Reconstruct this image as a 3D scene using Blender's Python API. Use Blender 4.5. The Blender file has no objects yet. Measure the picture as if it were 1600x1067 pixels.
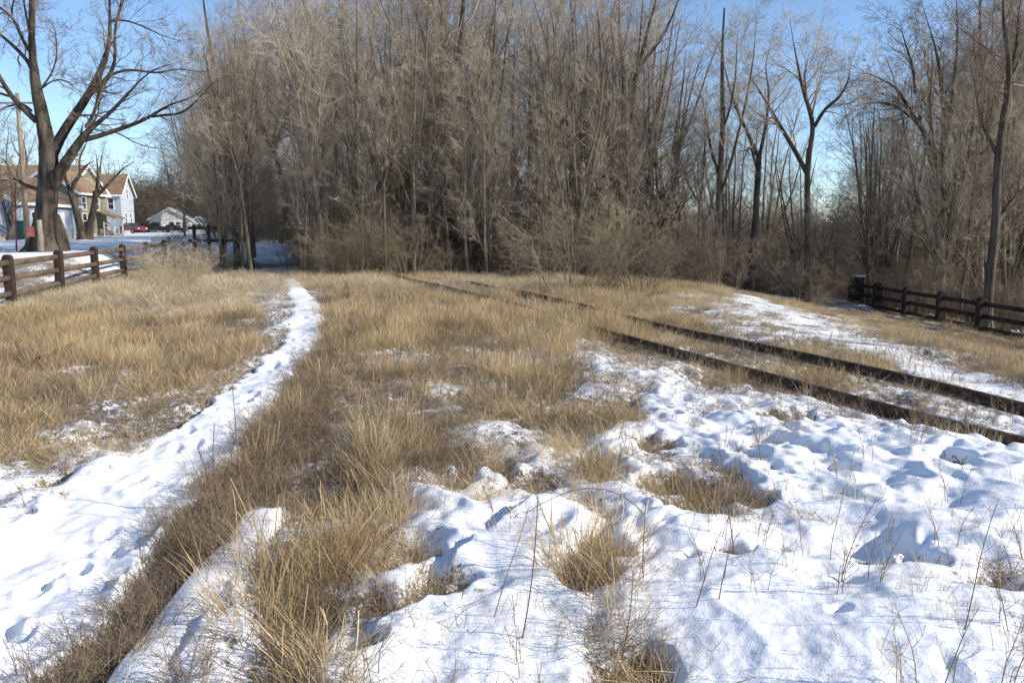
import bpy, math, random
import numpy as np
from mathutils import Vector, Matrix

# ------------------------------------------------------------------ camera, sky, sun, exposure
SC = bpy.context.scene
COL = SC.collection
CAM_H = 2.0
FPX, CU, CV, HOR = 1290.0, 800.0, 533.5, 362.0
PITCH = math.atan((CV - HOR) / FPX)
cd = bpy.data.cameras.new("camera")
cam = bpy.data.objects.new("camera", cd)
COL.objects.link(cam)
cam.location = (0, 0, CAM_H)
cam.rotation_euler = (math.pi / 2 - PITCH, 0, 0)
cd.sensor_width = 36.0
cd.lens = 36.0 * FPX / 1600.0
cd.clip_end = 3000
SC.camera = cam

SUN_EL, SUN_AZ = math.radians(28), math.radians(103)      # azimuth clockwise from the view direction (+Y)
w = bpy.data.worlds.new("World")
SC.world = w
w.use_nodes = True
nt = w.node_tree
sky = nt.nodes.new("ShaderNodeTexSky")
sky.sky_type = 'NISHITA'
sky.sun_disc = False
sky.sun_elevation = SUN_EL
sky.sun_rotation = SUN_AZ
sky.air_density = 0.8
sky.dust_density = 0.0
sky.ozone_density = 3.2
bg = nt.nodes["Background"]
bg.inputs[1].default_value = 0.14
nt.links.new(sky.outputs[0], bg.inputs[0])
sd = bpy.data.lights.new("sun", 'SUN')
sd.energy = 4.6
sd.angle = math.radians(0.55)
sd.color = (1.0, 0.93, 0.82)
sun = bpy.data.objects.new("sun", sd)
COL.objects.link(sun)
SV = Vector((math.sin(SUN_AZ) * math.cos(SUN_EL), math.cos(SUN_AZ) * math.cos(SUN_EL), math.sin(SUN_EL)))
sun.rotation_euler = SV.to_track_quat('Z', 'Y').to_euler()
SC.view_settings.view_transform = 'Standard'
SC.view_settings.look = 'None'
SC.view_settings.gamma = 1.0
SC.view_settings.use_curve_mapping = False
SC.view_settings.exposure = 0.5
SC.render.engine = 'CYCLES'

RNG = np.random.default_rng(7)
R = random.Random(11)

# ------------------------------------------------------------------ helpers
def sm(a, b, x):
    t = np.clip((x - a) / (b - a), 0, 1)
    return t * t * (3 - 2 * t)

_perm = np.random.default_rng(3).permutation(512)
_ga = np.random.default_rng(4).random(512) * 2 * np.pi
def noise(x, y, seed=0):
    """2-D gradient noise, about -1..1"""
    x = np.asarray(x, float) + seed * 17.31; y = np.asarray(y, float) - seed * 9.77
    xi = np.floor(x).astype(np.int64); yi = np.floor(y).astype(np.int64)
    fx = x - xi; fy = y - yi
    ux = fx * fx * fx * (fx * (fx * 6 - 15) + 10); uy = fy * fy * fy * (fy * (fy * 6 - 15) + 10)
    def g(ix, iy, dx, dy):
        h = _perm[(_perm[ix & 511] + iy) & 511]
        a = _ga[h]
        return np.cos(a) * dx + np.sin(a) * dy
    n0 = g(xi, yi, fx, fy) * (1 - ux) + g(xi + 1, yi, fx - 1, fy) * ux
    n1 = g(xi, yi + 1, fx, fy - 1) * (1 - ux) + g(xi + 1, yi + 1, fx - 1, fy - 1) * ux
    return (n0 * (1 - uy) + n1 * uy) * 1.5

def fbm(x, y, octv=4, seed=0):
    s = 0; a = 1; f = 1; t = 0
    for i in range(octv):
        s = s + a * noise(x * f, y * f, seed + i * 3); t += a; a *= .5; f *= 2.03
    return s / t

def mesh_np(name, V, F, mat=None, smooth=True, mats=None, midx=None):
    me = bpy.data.meshes.new(name)
    V = np.asarray(V, np.float32); F = np.asarray(F, np.int32)
    k = F.shape[1]
    me.vertices.add(len(V)); me.vertices.foreach_set("co", V.ravel())
    me.loops.add(F.size); me.loops.foreach_set("vertex_index", F.ravel())
    me.polygons.add(len(F)); me.polygons.foreach_set("loop_start", np.arange(0, F.size, k, dtype=np.int32))
    if mat: me.materials.append(mat)
    if mats:
        for m in mats: me.materials.append(m)
    if midx is not None: me.polygons.foreach_set("material_index", np.asarray(midx, np.int32))
    if smooth: me.polygons.foreach_set("use_smooth", np.ones(len(F), bool))
    me.update(calc_edges=True)
    return me

def link(name, me, parent=None, loc=None, rot=None, scale=None):
    o = bpy.data.objects.new(name, me)
    COL.objects.link(o)
    if parent: o.parent = parent
    if loc is not None: o.location = loc
    if rot is not None: o.rotation_euler = rot
    if scale is not None: o.scale = scale if hasattr(scale, '__len__') else (scale,) * 3
    return o

def tag(o, label=None, cat=None, group=None, kind=None):
    if label: o['label'] = label
    if cat: o['category'] = cat
    if group: o['group'] = group
    if kind: o['kind'] = kind
    return o

class MB:
    """collects boxes, prisms and tubes for ONE mesh object"""
    def __init__(s): s.v = []; s.f = []
    def add(s, vs, fs):
        b = len(s.v); s.v += [tuple(v) for v in vs]; s.f += [tuple(b + i for i in f) for f in fs]
    def box(s, x0, x1, y0, y1, z0, z1):
        s.add([(x0,y0,z0),(x1,y0,z0),(x1,y1,z0),(x0,y1,z0),(x0,y0,z1),(x1,y0,z1),(x1,y1,z1),(x0,y1,z1)],
              [(0,3,2,1),(4,5,6,7),(0,1,5,4),(1,2,6,5),(2,3,7,6),(3,0,4,7)])
    def prism(s, prof, axis, a, b):
        n = len(prof)
        def p(q, t):
            if axis == 'x': return (t, q[0], q[1])
            if axis == 'y': return (q[0], t, q[1])
            return (q[0], q[1], t)
        s.add([p(q, a) for q in prof] + [p(q, b) for q in prof],
              [tuple(range(n - 1, -1, -1)), tuple(range(n, 2 * n))] + [(i, (i + 1) % n, n + (i + 1) % n, n + i) for i in range(n)])
    def tube(s, pts, rad, sides=8, caps=True):
        pts = [Vector(p) for p in pts]
        if not hasattr(rad, '__len__'): rad = [rad] * len(pts)
        vs = []; fs = []
        for i, p in enumerate(pts):
            d = (pts[min(i + 1, len(pts) - 1)] - pts[max(i - 1, 0)]).normalized()
            a = d.cross(Vector((0, 0, 1)) if abs(d.z) < .9 else Vector((1, 0, 0))).normalized(); b = d.cross(a)
            for k in range(sides):
                t = 2 * math.pi * k / sides
                vs.append(p + (a * math.cos(t) + b * math.sin(t)) * rad[i])
        for i in range(len(pts) - 1):
            for k in range(sides):
                k2 = (k + 1) % sides
                fs.append((i*sides+k, i*sides+k2, (i+1)*sides+k2, (i+1)*sides+k))
        if caps: fs += [tuple(range(sides))[::-1], tuple((len(pts)-1)*sides + k for k in range(sides))]
        s.add(vs, fs)
    def mesh(s, name, mat, smooth=False, bevel=0):
        me = bpy.data.meshes.new(name)
        me.from_pydata(s.v, [], s.f); me.materials.append(mat)
        if bevel:
            import bmesh
            bm = bmesh.new(); bm.from_mesh(me)
            bmesh.ops.recalc_face_normals(bm, faces=bm.faces)
            bmesh.ops.bevel(bm, geom=[e for e in bm.edges if len(e.link_faces) == 2 and e.calc_face_angle(0) > .5], offset=bevel, segments=2, affect='EDGES', profile=.6)
            bm.to_mesh(me); bm.free()
        else:
            import bmesh
            bm = bmesh.new(); bm.from_mesh(me); bmesh.ops.recalc_face_normals(bm, faces=bm.faces); bm.to_mesh(me); bm.free()
        if smooth: me.polygons.foreach_set("use_smooth", [True] * len(me.polygons))
        me.update()
        return me
    def build(s, name, mat, parent=None, smooth=False, bevel=0, **k):
        return link(name, s.mesh(name, mat, smooth, bevel), parent, **k)

# ------------------------------------------------------------------ materials
def material(name, rough=.8):
    m = bpy.data.materials.new(name); m.use_nodes = True
    b = m.node_tree.nodes["Principled BSDF"]; b.inputs["Roughness"].default_value = rough
    b.inputs["Specular IOR Level"].default_value = .3
    return m, m.node_tree, b

def noise_mat(name, c1, c2, scale=8, rough=.85, bump=.0, bscale=None, detail=5, stretch=(1, 1, 1), objvar=0, lo=.35, hi=.65, spec=.3):
    m, t, b = material(name, rough)
    b.inputs["Specular IOR Level"].default_value = spec
    tc = t.nodes.new("ShaderNodeTexCoord"); mp = t.nodes.new("ShaderNodeMapping")
    mp.inputs["Scale"].default_value = stretch
    t.links.new(tc.outputs["Object"], mp.inputs[0])
    n = t.nodes.new("ShaderNodeTexNoise"); n.inputs["Scale"].default_value = scale; n.inputs["Detail"].default_value = detail
    t.links.new(mp.outputs[0], n.inputs["Vector"])
    r = t.nodes.new("ShaderNodeValToRGB")
    r.color_ramp.elements[0].position = lo; r.color_ramp.elements[1].position = hi
    r.color_ramp.elements[0].color = (*c1, 1); r.color_ramp.elements[1].color = (*c2, 1)
    t.links.new(n.outputs[0], r.inputs[0])
    out = r.outputs[0]
    if objvar:
        oi = t.nodes.new("ShaderNodeObjectInfo"); hs = t.nodes.new("ShaderNodeHueSaturation")
        mr = t.nodes.new("ShaderNodeMapRange"); mr.inputs[3].default_value = 1 - objvar; mr.inputs[4].default_value = 1 + objvar
        t.links.new(oi.outputs["Random"], mr.inputs[0]); t.links.new(mr.outputs[0], hs.inputs["Value"])
        t.links.new(out, hs.inputs["Color"]); out = hs.outputs[0]
    t.links.new(out, b.inputs["Base Color"])
    if bump:
        n2 = t.nodes.new("ShaderNodeTexNoise"); n2.inputs["Scale"].default_value = bscale or scale * 3; n2.inputs["Detail"].default_value = 6
        t.links.new(mp.outputs[0], n2.inputs["Vector"])
        bp = t.nodes.new("ShaderNodeBump"); bp.inputs["Strength"].default_value = bump; bp.inputs["Distance"].default_value = .02
        t.links.new(n2.outputs[0], bp.inputs["Height"]); t.links.new(bp.outputs[0], b.inputs["Normal"])
    return m

def grass_mat(name, c1, c2, c3, trans=.3):
    m, t, b = material(name, .7)
    oi = t.nodes.new("ShaderNodeObjectInfo")
    r = t.nodes.new("ShaderNodeValToRGB")
    r.color_ramp.elements[0].color = (*c1, 1); r.color_ramp.elements[1].color = (*c3, 1)
    e = r.color_ramp.elements.new(.5); e.color = (*c2, 1)
    tc = t.nodes.new("ShaderNodeNewGeometry")
    n = t.nodes.new("ShaderNodeTexNoise"); n.inputs["Scale"].default_value = 1.1; n.inputs["Detail"].default_value = 3
    t.links.new(tc.outputs["Position"], n.inputs["Vector"])
    mx = t.nodes.new("ShaderNodeMath"); mx.operation = 'MULTIPLY_ADD'; mx.inputs[1].default_value = .45
    t.links.new(oi.outputs["Random"], mx.inputs[0])
    m2 = t.nodes.new("ShaderNodeMath"); m2.operation = 'MULTIPLY_ADD'; m2.inputs[1].default_value = 1.8; m2.inputs[2].default_value = -.62
    t.links.new(n.outputs[0], m2.inputs[0]); t.links.new(m2.outputs[0], mx.inputs[2])
    t.links.new(mx.outputs[0], r.inputs[0])
    t.links.new(r.outputs[0], b.inputs["Base Color"])
    tr = t.nodes.new("ShaderNodeBsdfTranslucent"); t.links.new(r.outputs[0], tr.inputs[0])
    ms = t.nodes.new("ShaderNodeMixShader"); ms.inputs[0].default_value = trans
    out = t.nodes["Material Output"]
    t.links.new(b.outputs[0], ms.inputs[1]); t.links.new(tr.outputs[0], ms.inputs[2]); t.links.new(ms.outputs[0], out.inputs[0])
    return m

M = {}
M['bark'] = noise_mat("bark", (.075, .058, .040), (.20, .16, .115), 5, .95, .8, 22, stretch=(1, 1, .25), objvar=.25)
M['bark_shade'] = noise_mat('shaded_bark', (.04, .031, .024), (.12, .095, .07), 5, .95, .8, 22, stretch=(1, 1, .25))  # darker copy of bark: trunk shade is put into the colour
M['bark_old'] = noise_mat("bark_old", (.024, .019, .015), (.115, .09, .068), 3.5, .95, 1.0, 12, stretch=(1, 1, .22))
M['bark_pale'] = noise_mat("bark_pale", (.16, .13, .095), (.33, .28, .22), 5, .9, .5, 22, stretch=(1, 1, .3))
M['twig'] = noise_mat("twig", (.31, .25, .18), (.53, .445, .33), 1.5, .9, objvar=.22)
M['twig_dark'] = noise_mat("twig_dark", (.15, .115, .08), (.27, .21, .15), 1.5, .9, objvar=.2)
M['brush'] = noise_mat("brush", (.14, .107, .07), (.32, .25, .165), 1.5, .9, objvar=.25)
M['grass'] = grass_mat("dry_grass", (.30, .205, .11), (.53, .395, .215), (.72, .56, .33))
M['grass_pale'] = grass_mat("dry_grass_pale", (.42, .34, .23), (.60, .50, .34), (.74, .64, .46))
M['grass_brown'] = grass_mat("dry_weeds", (.15, .105, .07), (.27, .20, .13), (.38, .29, .19), .15)
M['stalk'] = noise_mat("stalk", (.10, .06, .045), (.22, .14, .10), 9, .8)
M['rust'] = noise_mat("rail_rust", (.035, .022, .015), (.13, .08, .05), 14, .9, .6, 60, objvar=0)
M['fence_brown'] = noise_mat("fence_post_paint", (.025, .015, .011), (.058, .034, .025), 7, .75, .3, 40, stretch=(1, 1, .4))
M['fence_rail'] = noise_mat("fence_rail_wood", (.08, .056, .038), (.17, .125, .088), 5, .85, .4, 40, stretch=(.3, .3, 1.5))
M['fence_dark'] = noise_mat("dark_fence_wood", (.018, .012, .009), (.055, .038, .028), 6, .85, .4, 40, stretch=(1, 1, .5))
M['pole_wood'] = noise_mat("pole_wood", (.20, .15, .10), (.34, .27, .20), 5, .9, .3, 40, stretch=(1, 1, .15))
M['blue_siding'] = noise_mat("blue_grey_siding", (.27, .31, .37), (.34, .38, .43), 2, .7, stretch=(.2, .2, 6))
M['yellow_siding'] = noise_mat("yellow_siding", (.17, .155, .10), (.28, .255, .17), 2, .7, stretch=(.2, .2, 8))
M['white_siding'] = noise_mat("white_siding", (.27, .31, .36), (.43, .47, .51), 2, .7, stretch=(.2, .2, 8))  # white boards with the blue shade of the walls put into their colour
M['cream_siding'] = noise_mat("cream_siding", (.60, .56, .48), (.72, .69, .61), 2, .7, stretch=(.2, .2, 8))
M['roof_tan'] = noise_mat("tan_shingles", (.19, .125, .075), (.31, .21, .125), 3, .9, .4, 12)
M['roof_brown'] = noise_mat("brown_shingles", (.16, .10, .06), (.29, .19, .12), 3, .9, .4, 12)
M['roof_grey'] = noise_mat("grey_shingles", (.22, .22, .22), (.50, .51, .52), 1.2, .9, .4, 12, lo=.45, hi=.55)
M['white'] = noise_mat("white_paint", (.70, .70, .69), (.80, .80, .79), 6, .6)
M['concrete'] = noise_mat("concrete", (.30, .29, .27), (.42, .41, .38), 4, .9)
M['glass'] = noise_mat("window_glass", (.015, .018, .022), (.05, .055, .06), 1.0, .12, spec=.6)
M['red'] = noise_mat("red_car_paint", (.19, .010, .014), (.23, .014, .018), 4, .25, spec=.6)
M['black'] = noise_mat("dark_car_paint", (.02, .022, .026), (.035, .037, .04), 4, .3, spec=.6)
M['tyre'] = noise_mat("tyre_rubber", (.015, .015, .015), (.03, .03, .03), 20, .9)
M['chrome'] = noise_mat("wheel_metal", (.35, .35, .36), (.5, .5, .5), 20, .35)
M['red_plastic'] = noise_mat("red_plastic", (.30, .045, .04), (.42, .09, .08), 5, .5)
M['green_plastic'] = noise_mat("green_plastic", (.015, .06, .05), (.025, .085, .07), 5, .5)
M['grey_wood'] = noise_mat("grey_wood", (.16, .14, .12), (.30, .27, .23), 5, .9, .3, 30, stretch=(1, 1, .3))
M['brown_wood'] = noise_mat("brown_wood", (.09, .06, .045), (.17, .11, .08), 5, .9, .3, 30)
M['tin'] = noise_mat("pale_tin", (.42, .46, .48), (.60, .63, .65), 3, .6)
M['snow_cap'] = noise_mat("snow_cap", (.78, .80, .83), (.86, .87, .89), 6, .7, .3, 30)

def ground_mat():
    m, t, b = material("snowy_ground", .65)
    N = t.nodes.new; L = t.links.new
    g = N("ShaderNodeNewGeometry"); at = N("ShaderNodeAttribute"); at.attribute_name = "snow"
    def ns(scale, detail=5, rough=.6):
        n = N("ShaderNodeTexNoise"); n.inputs["Scale"].default_value = scale; n.inputs["Detail"].default_value = detail
        n.inputs["Roughness"].default_value = rough; L(g.outputs["Position"], n.inputs["Vector"]); return n.outputs[0]
    def ramp(src, stops):
        r = N("ShaderNodeValToRGB"); L(src, r.inputs[0]); e = r.color_ramp.elements
        while len(e) < len(stops): e.new(.5)
        for i, (p, c) in enumerate(stops): e[i].position = p; e[i].color = (*c, 1)
        return r.outputs[0]
    litter = ramp(ns(22, 8, .75), [(.30, (.05, .038, .027)), (.45, (.14, .105, .07)), (.58, (.30, .235, .155)), (.72, (.44, .37, .26))])
    snowc = ramp(ns(2.2, 6), [(.30, (.79, .80, .82)), (.52, (.86, .865, .88)), (.75, (.83, .82, .80))])
    # crust edges and thin snow: attribute value pushed about by fine noise
    a = N("ShaderNodeMath"); a.operation = 'MULTIPLY_ADD'; a.inputs[1].default_value = 1.5
    L(ns(13, 8, .72), a.inputs[0]); L(at.outputs["Fac"], a.inputs[2])
    b2 = N("ShaderNodeMath"); b2.operation = 'MULTIPLY_ADD'; b2.inputs[1].default_value = 1.0
    L(ns(55, 4, .7), b2.inputs[0]); L(a.outputs[0], b2.inputs[2])
    mr = N("ShaderNodeMapRange"); mr.interpolation_type = 'SMOOTHSTEP'; mr.inputs[1].default_value = 1.62; mr.inputs[2].default_value = 1.78
    L(b2.outputs[0], mr.inputs[0])
    mix = N("ShaderNodeMix"); mix.data_type = 'RGBA'
    # bits of chaff and bark lying on the snow
    sp = N("ShaderNodeMapRange"); sp.inputs[1].default_value = .70; sp.inputs[2].default_value = .74; L(ns(85, 2, .5), sp.inputs[0])
    sg_ = N("ShaderNodeMapRange"); sg_.inputs[1].default_value = .50; sg_.inputs[2].default_value = .62; L(ns(1.1, 4), sg_.inputs[0])
    sm_ = N("ShaderNodeMath"); sm_.operation = 'MULTIPLY'; L(sp.outputs[0], sm_.inputs[0]); L(sg_.outputs[0], sm_.inputs[1])
    mc = N("ShaderNodeMix"); mc.data_type = 'RGBA'; L(sm_.outputs[0], mc.inputs[0]); L(snowc, mc.inputs[6]); mc.inputs[7].default_value = (.20, .14, .09, 1)
    L(mr.outputs[0], mix.inputs[0]); L(litter, mix.inputs[6]); L(mc.outputs[2], mix.inputs[7])
    L(mix.outputs[2], b.inputs["Base Color"])
    hs = N("ShaderNodeMath"); hs.operation = 'ADD'
    L(ns(9, 7, .62), hs.inputs[0]); L(ns(70, 3), hs.inputs[1])
    bp = N("ShaderNodeBump"); bp.inputs["Strength"].default_value = .26; bp.inputs["Distance"].default_value = .02
    L(hs.outputs[0], bp.inputs["Height"]); L(bp.outputs[0], b.inputs["Normal"])
    return m
M['ground'] = ground_mat()

# ------------------------------------------------------------------ the lie of the land
cp, sp_ = math.cos(PITCH), math.sin(PITCH)
def proj(x, y, z):
    """bearing and dip of a place as seen by a surveyor at the camera (photo pixel units)"""
    dz = z - CAM_H
    f = y * cp - dz * sp_
    f = np.maximum(f, .3)
    return CU + FPX * x / f, CV - FPX * (y * sp_ + dz * cp) / f

FD = np.array((-.2, .98)); FD = FD / np.linalg.norm(FD)
F0 = np.array((-13.3, 21.9))
def base(x, y):
    x = np.asarray(x, float); y = np.asarray(y, float)
    z = -1.6 * sm(5, 16, x) * sm(2, 18, y)
    z = z - 1.2 * sm(17, 24, x) * sm(10, 25, y)
    z = z - .9 * sm(37 + 6 * sm(6, 12, x), 47 + 6 * sm(6, 12, x), y) * sm(-14, -4, x)
    # left of the fence: a ditch, then the street climbing away
    d = -((x - F0[0]) * FD[1] - (y - F0[1]) * FD[0])
    zl = -1.7 + 2.75 * sm(20, 39, y + np.maximum(d, 0) * .35) + .0085 * np.maximum(y - 44, 0)
    zl = np.minimum(zl, 1.7)
    k = np.maximum(sm(.3, 3.0, d) * sm(-5, 6, y), sm(39, 48, y) * sm(-5, -13, x))
    z = z * (1 - k) + zl * k
    z = z + .10 * noise(x * .13, y * .13, 5) + .05 * noise(x * .4, y * .4, 6) * (1 - .6 * sm(40, 80, y))
    return z

CROWS = [420, 445, 470, 500, 530, 560, 600, 640, 680, 720, 760, 800, 850, 900, 950, 1000, 1055]
#         0    1    2    3
#         01234567890123456789012345678901   one column each 50 units of bearing
SNOW = ["33333333333333333333333333333333",
        "32233322333322222222333433422223",
        "22223323432222222322355453232234",
        "22222543443222222333455554433332",
        "22223333433332232443434443332332",
        "23322233233333334663343333444433",
        "22333333433334333266643333333554",
        "22343332334336444243666665555544",
        "23443443454333563337787777667765",
        "34545567554354566458977788888777",
        "66777776433355667436555888999998",
        "57778785333457889757645888979988",
        "99999952335446999857877889878999",
        "99999426333457788948889999877788",
        "99995247413477899857989999899865",
        "99853587134789998867899999989899",
        "97323885248899998755699999999899"]
GRAS = ["88888888888888888888777777777777",
        "88888888888888888888877677787787",
        "77888787027888888888876677788887",
        "77877757037788888887765455567776",
        "78778777147777887777765444446777",
        "78888888146767776743655556665577",
        "88866776314677677743445666654346",
        "88544444314675566775223445666543",
        "74322212333765433777222222346654",
        "55443332555785533552222222221123",
        "33322123457775433564556421221112",
        "11110137656665341343345411311111",
        "32111475526764211233322122211211",
        "10002775267643121337321110124311",
        "00015763176532121228321111111134",
        "01347523167421111237421110001123",
        "02578613276211111345642211111121"]
def _tab(T):
    return np.array([[int(c) for c in (r + r[-1] * 32)[:32]] for r in T], float) / 9
SNOW_T, GRAS_T = _tab(SNOW), _tab(GRAS)
def look(T, u, v):
    ci = np.clip((u - 25) / 50, 0, 30.999); c0 = ci.astype(int); cf = ci - c0
    vi = np.interp(v, CROWS, np.arange(len(CROWS))); vi = np.clip(vi, 0, len(CROWS) - 1.001); r0 = vi.astype(int); rf = vi - r0
    return (T[r0, c0] * (1 - cf) + T[r0, c0 + 1] * cf) * (1 - rf) + (T[r0 + 1, c0] * (1 - cf) + T[r0 + 1, c0 + 1] * cf) * rf

def at(u, v):
    """where the line of sight through (u, v) meets the ground"""
    d = np.array(((u - CU) / FPX, cp - (v - CV) / FPX * sp_, -sp_ - (v - CV) / FPX * cp))
    t = 2.0
    for i in range(4000):
        p = d * t
        if p[2] + CAM_H < float(base(p[0], p[1])): break
        t *= 1.003
    return p[0], p[1]

def line_world(pts):
    out = []
    for q in pts:
        x, y = at(q[0], q[1])
        f = y
        out.append((x, y, (q[2] if len(q) > 2 else 0) * f / FPX))
    return np.array(out)
def seg_dist(x, y, L):
    """distance to a polyline, its local half width, and which side"""
    best = np.full(x.shape, 1e9); wid = np.zeros(x.shape); side = np.zeros(x.shape); par = np.zeros(x.shape)
    for i in range(len(L) - 1):
        ax, ay, aw = L[i]; bx, by, bw = L[i + 1]
        dx, dy = bx - ax, by - ay
        t = np.clip(((x - ax) * dx + (y - ay) * dy) / (dx * dx + dy * dy), 0, 1)
        d = np.hypot(x - ax - t * dx, y - ay - t * dy)
        m = d < best
        best = np.where(m, d, best); wid = np.where(m, aw + t * (bw - aw), wid)
        side = np.where(m, np.sign((x - ax) * dy - (y - ay) * dx), side); par = np.where(m, i + t, par)
    return best, wid, side, par

PATH1 = line_world([(449, 436, 8), (458, 448, 11), (478, 475, 20), (482, 505, 26), (464, 545, 28), (428, 588, 34), (380, 632, 46), (325, 680, 60), (270, 735, 72), (205, 800, 100), (110, 890, 125), (10, 980, 150), (-90, 1067, 180)])
PATH2 = line_world([(1165, 462, 20), (1190, 475, 30), (1240, 500, 48), (1310, 528, 50), (1400, 560, 45), (1480, 590, 42), (1560, 618, 38), (1700, 665, 45)])
RAILA = line_world([(735, 446), (830, 466), (930, 490), (1030, 520), (1200, 557), (1400, 602), (1600, 652), (1900, 740)])
RAILB = line_world([(610, 433), (700, 455), (800, 481), (900, 514), (1000, 549), (1100, 577), (1250, 617), (1400, 660), (1600, 716), (1900, 800)])
RAILC = line_world([(541, 445), (545, 465), (551, 500), (552, 545), (535, 600), (500, 675), (452, 755), (392, 850), (300, 965), (215, 1075), (120, 1250)])
RIDGE = line_world([(448, 752), (424, 795), (396, 845), (300, 965), (225, 1075), (120, 1250)])
WEEDS = line_world([(120, 1090, 60), (170, 1030, 50), (245, 950, 45), (300, 870, 55), (365, 790, 62), (425, 725, 55), (468, 655, 42), (492, 600, 30), (500, 560, 15)])
SILL = line_world([(440, 745, 14), (470, 712, 16), (520, 672, 10)])
TRAIL = line_world([(60, 578), (90, 566), (130, 547), (165, 530)])
LEDGE = line_world([(560, 1040, 0), (640, 975, 0), (712, 905, 0), (770, 855, 0), (860, 815, 0)])

TSPOT = [(905, 925, .24), (935, 895, .2), (1085, 815, .30), (1115, 790, .25), (1565, 955, .2), (1140, 895, .16), (1000, 1080, .2), (1565, 705, .3), (1040, 775, .25), (1015, 705, .35),
         (1180, 805, .2), (765, 745, .3), (690, 765, .3), (620, 890, .25), (680, 930, .22), (600, 965, .2), (1475, 755, .25), (1350, 905, .16), (1440, 912, .14), (830, 765, .3), (1240, 665, .4), (560, 1035, .12), (75, 765, .2), (30, 830, .12)]
TW = [(at(a_, b_), c_) for a_, b_, c_ in TSPOT]
def masks(x, y, z):
    u, v = proj(x, y, z)
    wx = .35 * noise(x * 1.1, y * 1.1, 21) * np.clip(y / 8, .4, 2); wy = .5 * noise(x * 1.1, y * 1.1, 25) * np.clip(y / 8, .4, 3)
    u2, v2 = proj(x + wx, np.maximum(y + wy, .5), z)
    S = look(SNOW_T, u2, v2); G = look(GRAS_T, u2, v2)
    d1, w1, s1, _ = seg_dist(x, y, PATH1); d2, w2, s2, _ = seg_dist(x, y, PATH2)
    jit = 1 + .30 * noise(x * .9, y * .9, 31) + .22 * noise(x * 3.1, y * 3.1, 32)
    k1 = sm(1.15, .8, d1 / (w1 * jit + .01)); k2 = sm(1.7, .6, d2 / (w2 * jit + .01))
    S = np.maximum(S, k1 * (.78 + .22 * sm(16, 9, y))); G = G * (1 - k1)
    S = S * (1 - k2) + k2 * np.clip(.52 + .30 * noise(x * 1.3, y * 1.3, 33) + .2 * sm(18, 9, y), 0, 1); G = G * (1 - .75 * k2)
    dw, ww, _, _ = seg_dist(x, y, WEEDS); kw = sm(1.25, .75, dw / (ww * (1 + .35 * noise(x * 2.2, y * 2.2, 34)) + .01))
    S = S * (1 - kw) + kw * np.clip(.16 + .25 * noise(x * 2.5, y * 2.5, 35), 0, 1); G = np.maximum(G, .72 * kw); k1 = k1 * (1 - kw)
    dr, _, sr, pr = seg_dist(x, y, RIDGE); kr = sm(.17, .10, dr) * sm(.5, 2.0, pr)
    S = np.maximum(S, kr); G = G * (1 - kr)
    for (tx, ty), tr_ in TW:
        m = (np.abs(x - tx) < tr_ * 1.5) & (np.abs(y - ty) < tr_ * 1.5)
        if m.any():
            q = np.hypot(x[m] - tx, y[m] - ty) / tr_ + .35 * noise(x[m] * 5, y[m] * 5, 37); S[m] *= 1 - .62 * sm(1.15, .45, q); G[m] = np.maximum(G[m], .42 * sm(1.1, .5, q))
    # beyond the clearing
    d = -((x - F0[0]) * FD[1] - (y - F0[1]) * FD[0])
    far = np.maximum(sm(36, 40, y + .12 * np.maximum(x, 0)), 0)
    fs = .30 + .55 * noise(x * .25, y * .6, 40)
    S = S * (1 - far) + np.clip(fs, .05, .8) * far; G = G * (1 - far)
    rt = sm(17.4, 18.7, x); S = S * (1 - rt) + np.clip(.35 + .5 * noise(x * .5, y * .5, 42), 0, .85) * rt; G = G * (1 - rt)
    lf = np.maximum(sm(.1, 1.2, d) * sm(0, 8, y), sm(40, 46, y) * sm(-9, -15, x))
    sl = .72 + .42 * noise(x * .22, y * .35, 44)
    sl = np.where((y < 34) & (d < 7), .36 + .35 * noise(x * .8, y * .8, 45), sl)
    S = S * (1 - lf) + np.clip(sl, .1, 1) * lf; G = G * (1 - lf)
    bk = sm(2.2, 1.0, y); S = S * (1 - bk) + (.6 + .5 * noise(x * .4, y * .4, 46)) * bk; G = G * (1 - bk) + .4 * bk
    return np.clip(S, 0, 1), np.clip(G, 0, 1), k1, k2, (dr, pr, kr)

PITS = [(at(R.uniform(930, 1640), R.uniform(650, 1060) if i % 2 else R.uniform(650, 780)), R.choice((.05, .07, .12, .2)), R.uniform(.03, .10)) for i in range(44)]
def build_prints():
    out = []
    for i in range(len(PATH1) - 1):
        a, b = PATH1[i], PATH1[i + 1]; L = math.hypot(b[0] - a[0], b[1] - a[1])
        if a[1] > 24: continue
        for _ in range(int(L * 7 * max(.6, a[2]))):
            t = R.random(); wq = a[2] + t * (b[2] - a[2]); q = R.uniform(-.75, .75) * wq
            dx, dy = (b[0] - a[0]) / L, (b[1] - a[1]) / L
            out.append((a[0] + t * (b[0] - a[0]) - dy * q, a[1] + t * (b[1] - a[1]) + dx * q, math.atan2(dy, dx) + R.uniform(-.5, .5), R.uniform(.10, .16), R.uniform(.05, .075), R.uniform(.02, .055)))
    return out
PRINTS = build_prints()

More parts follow.
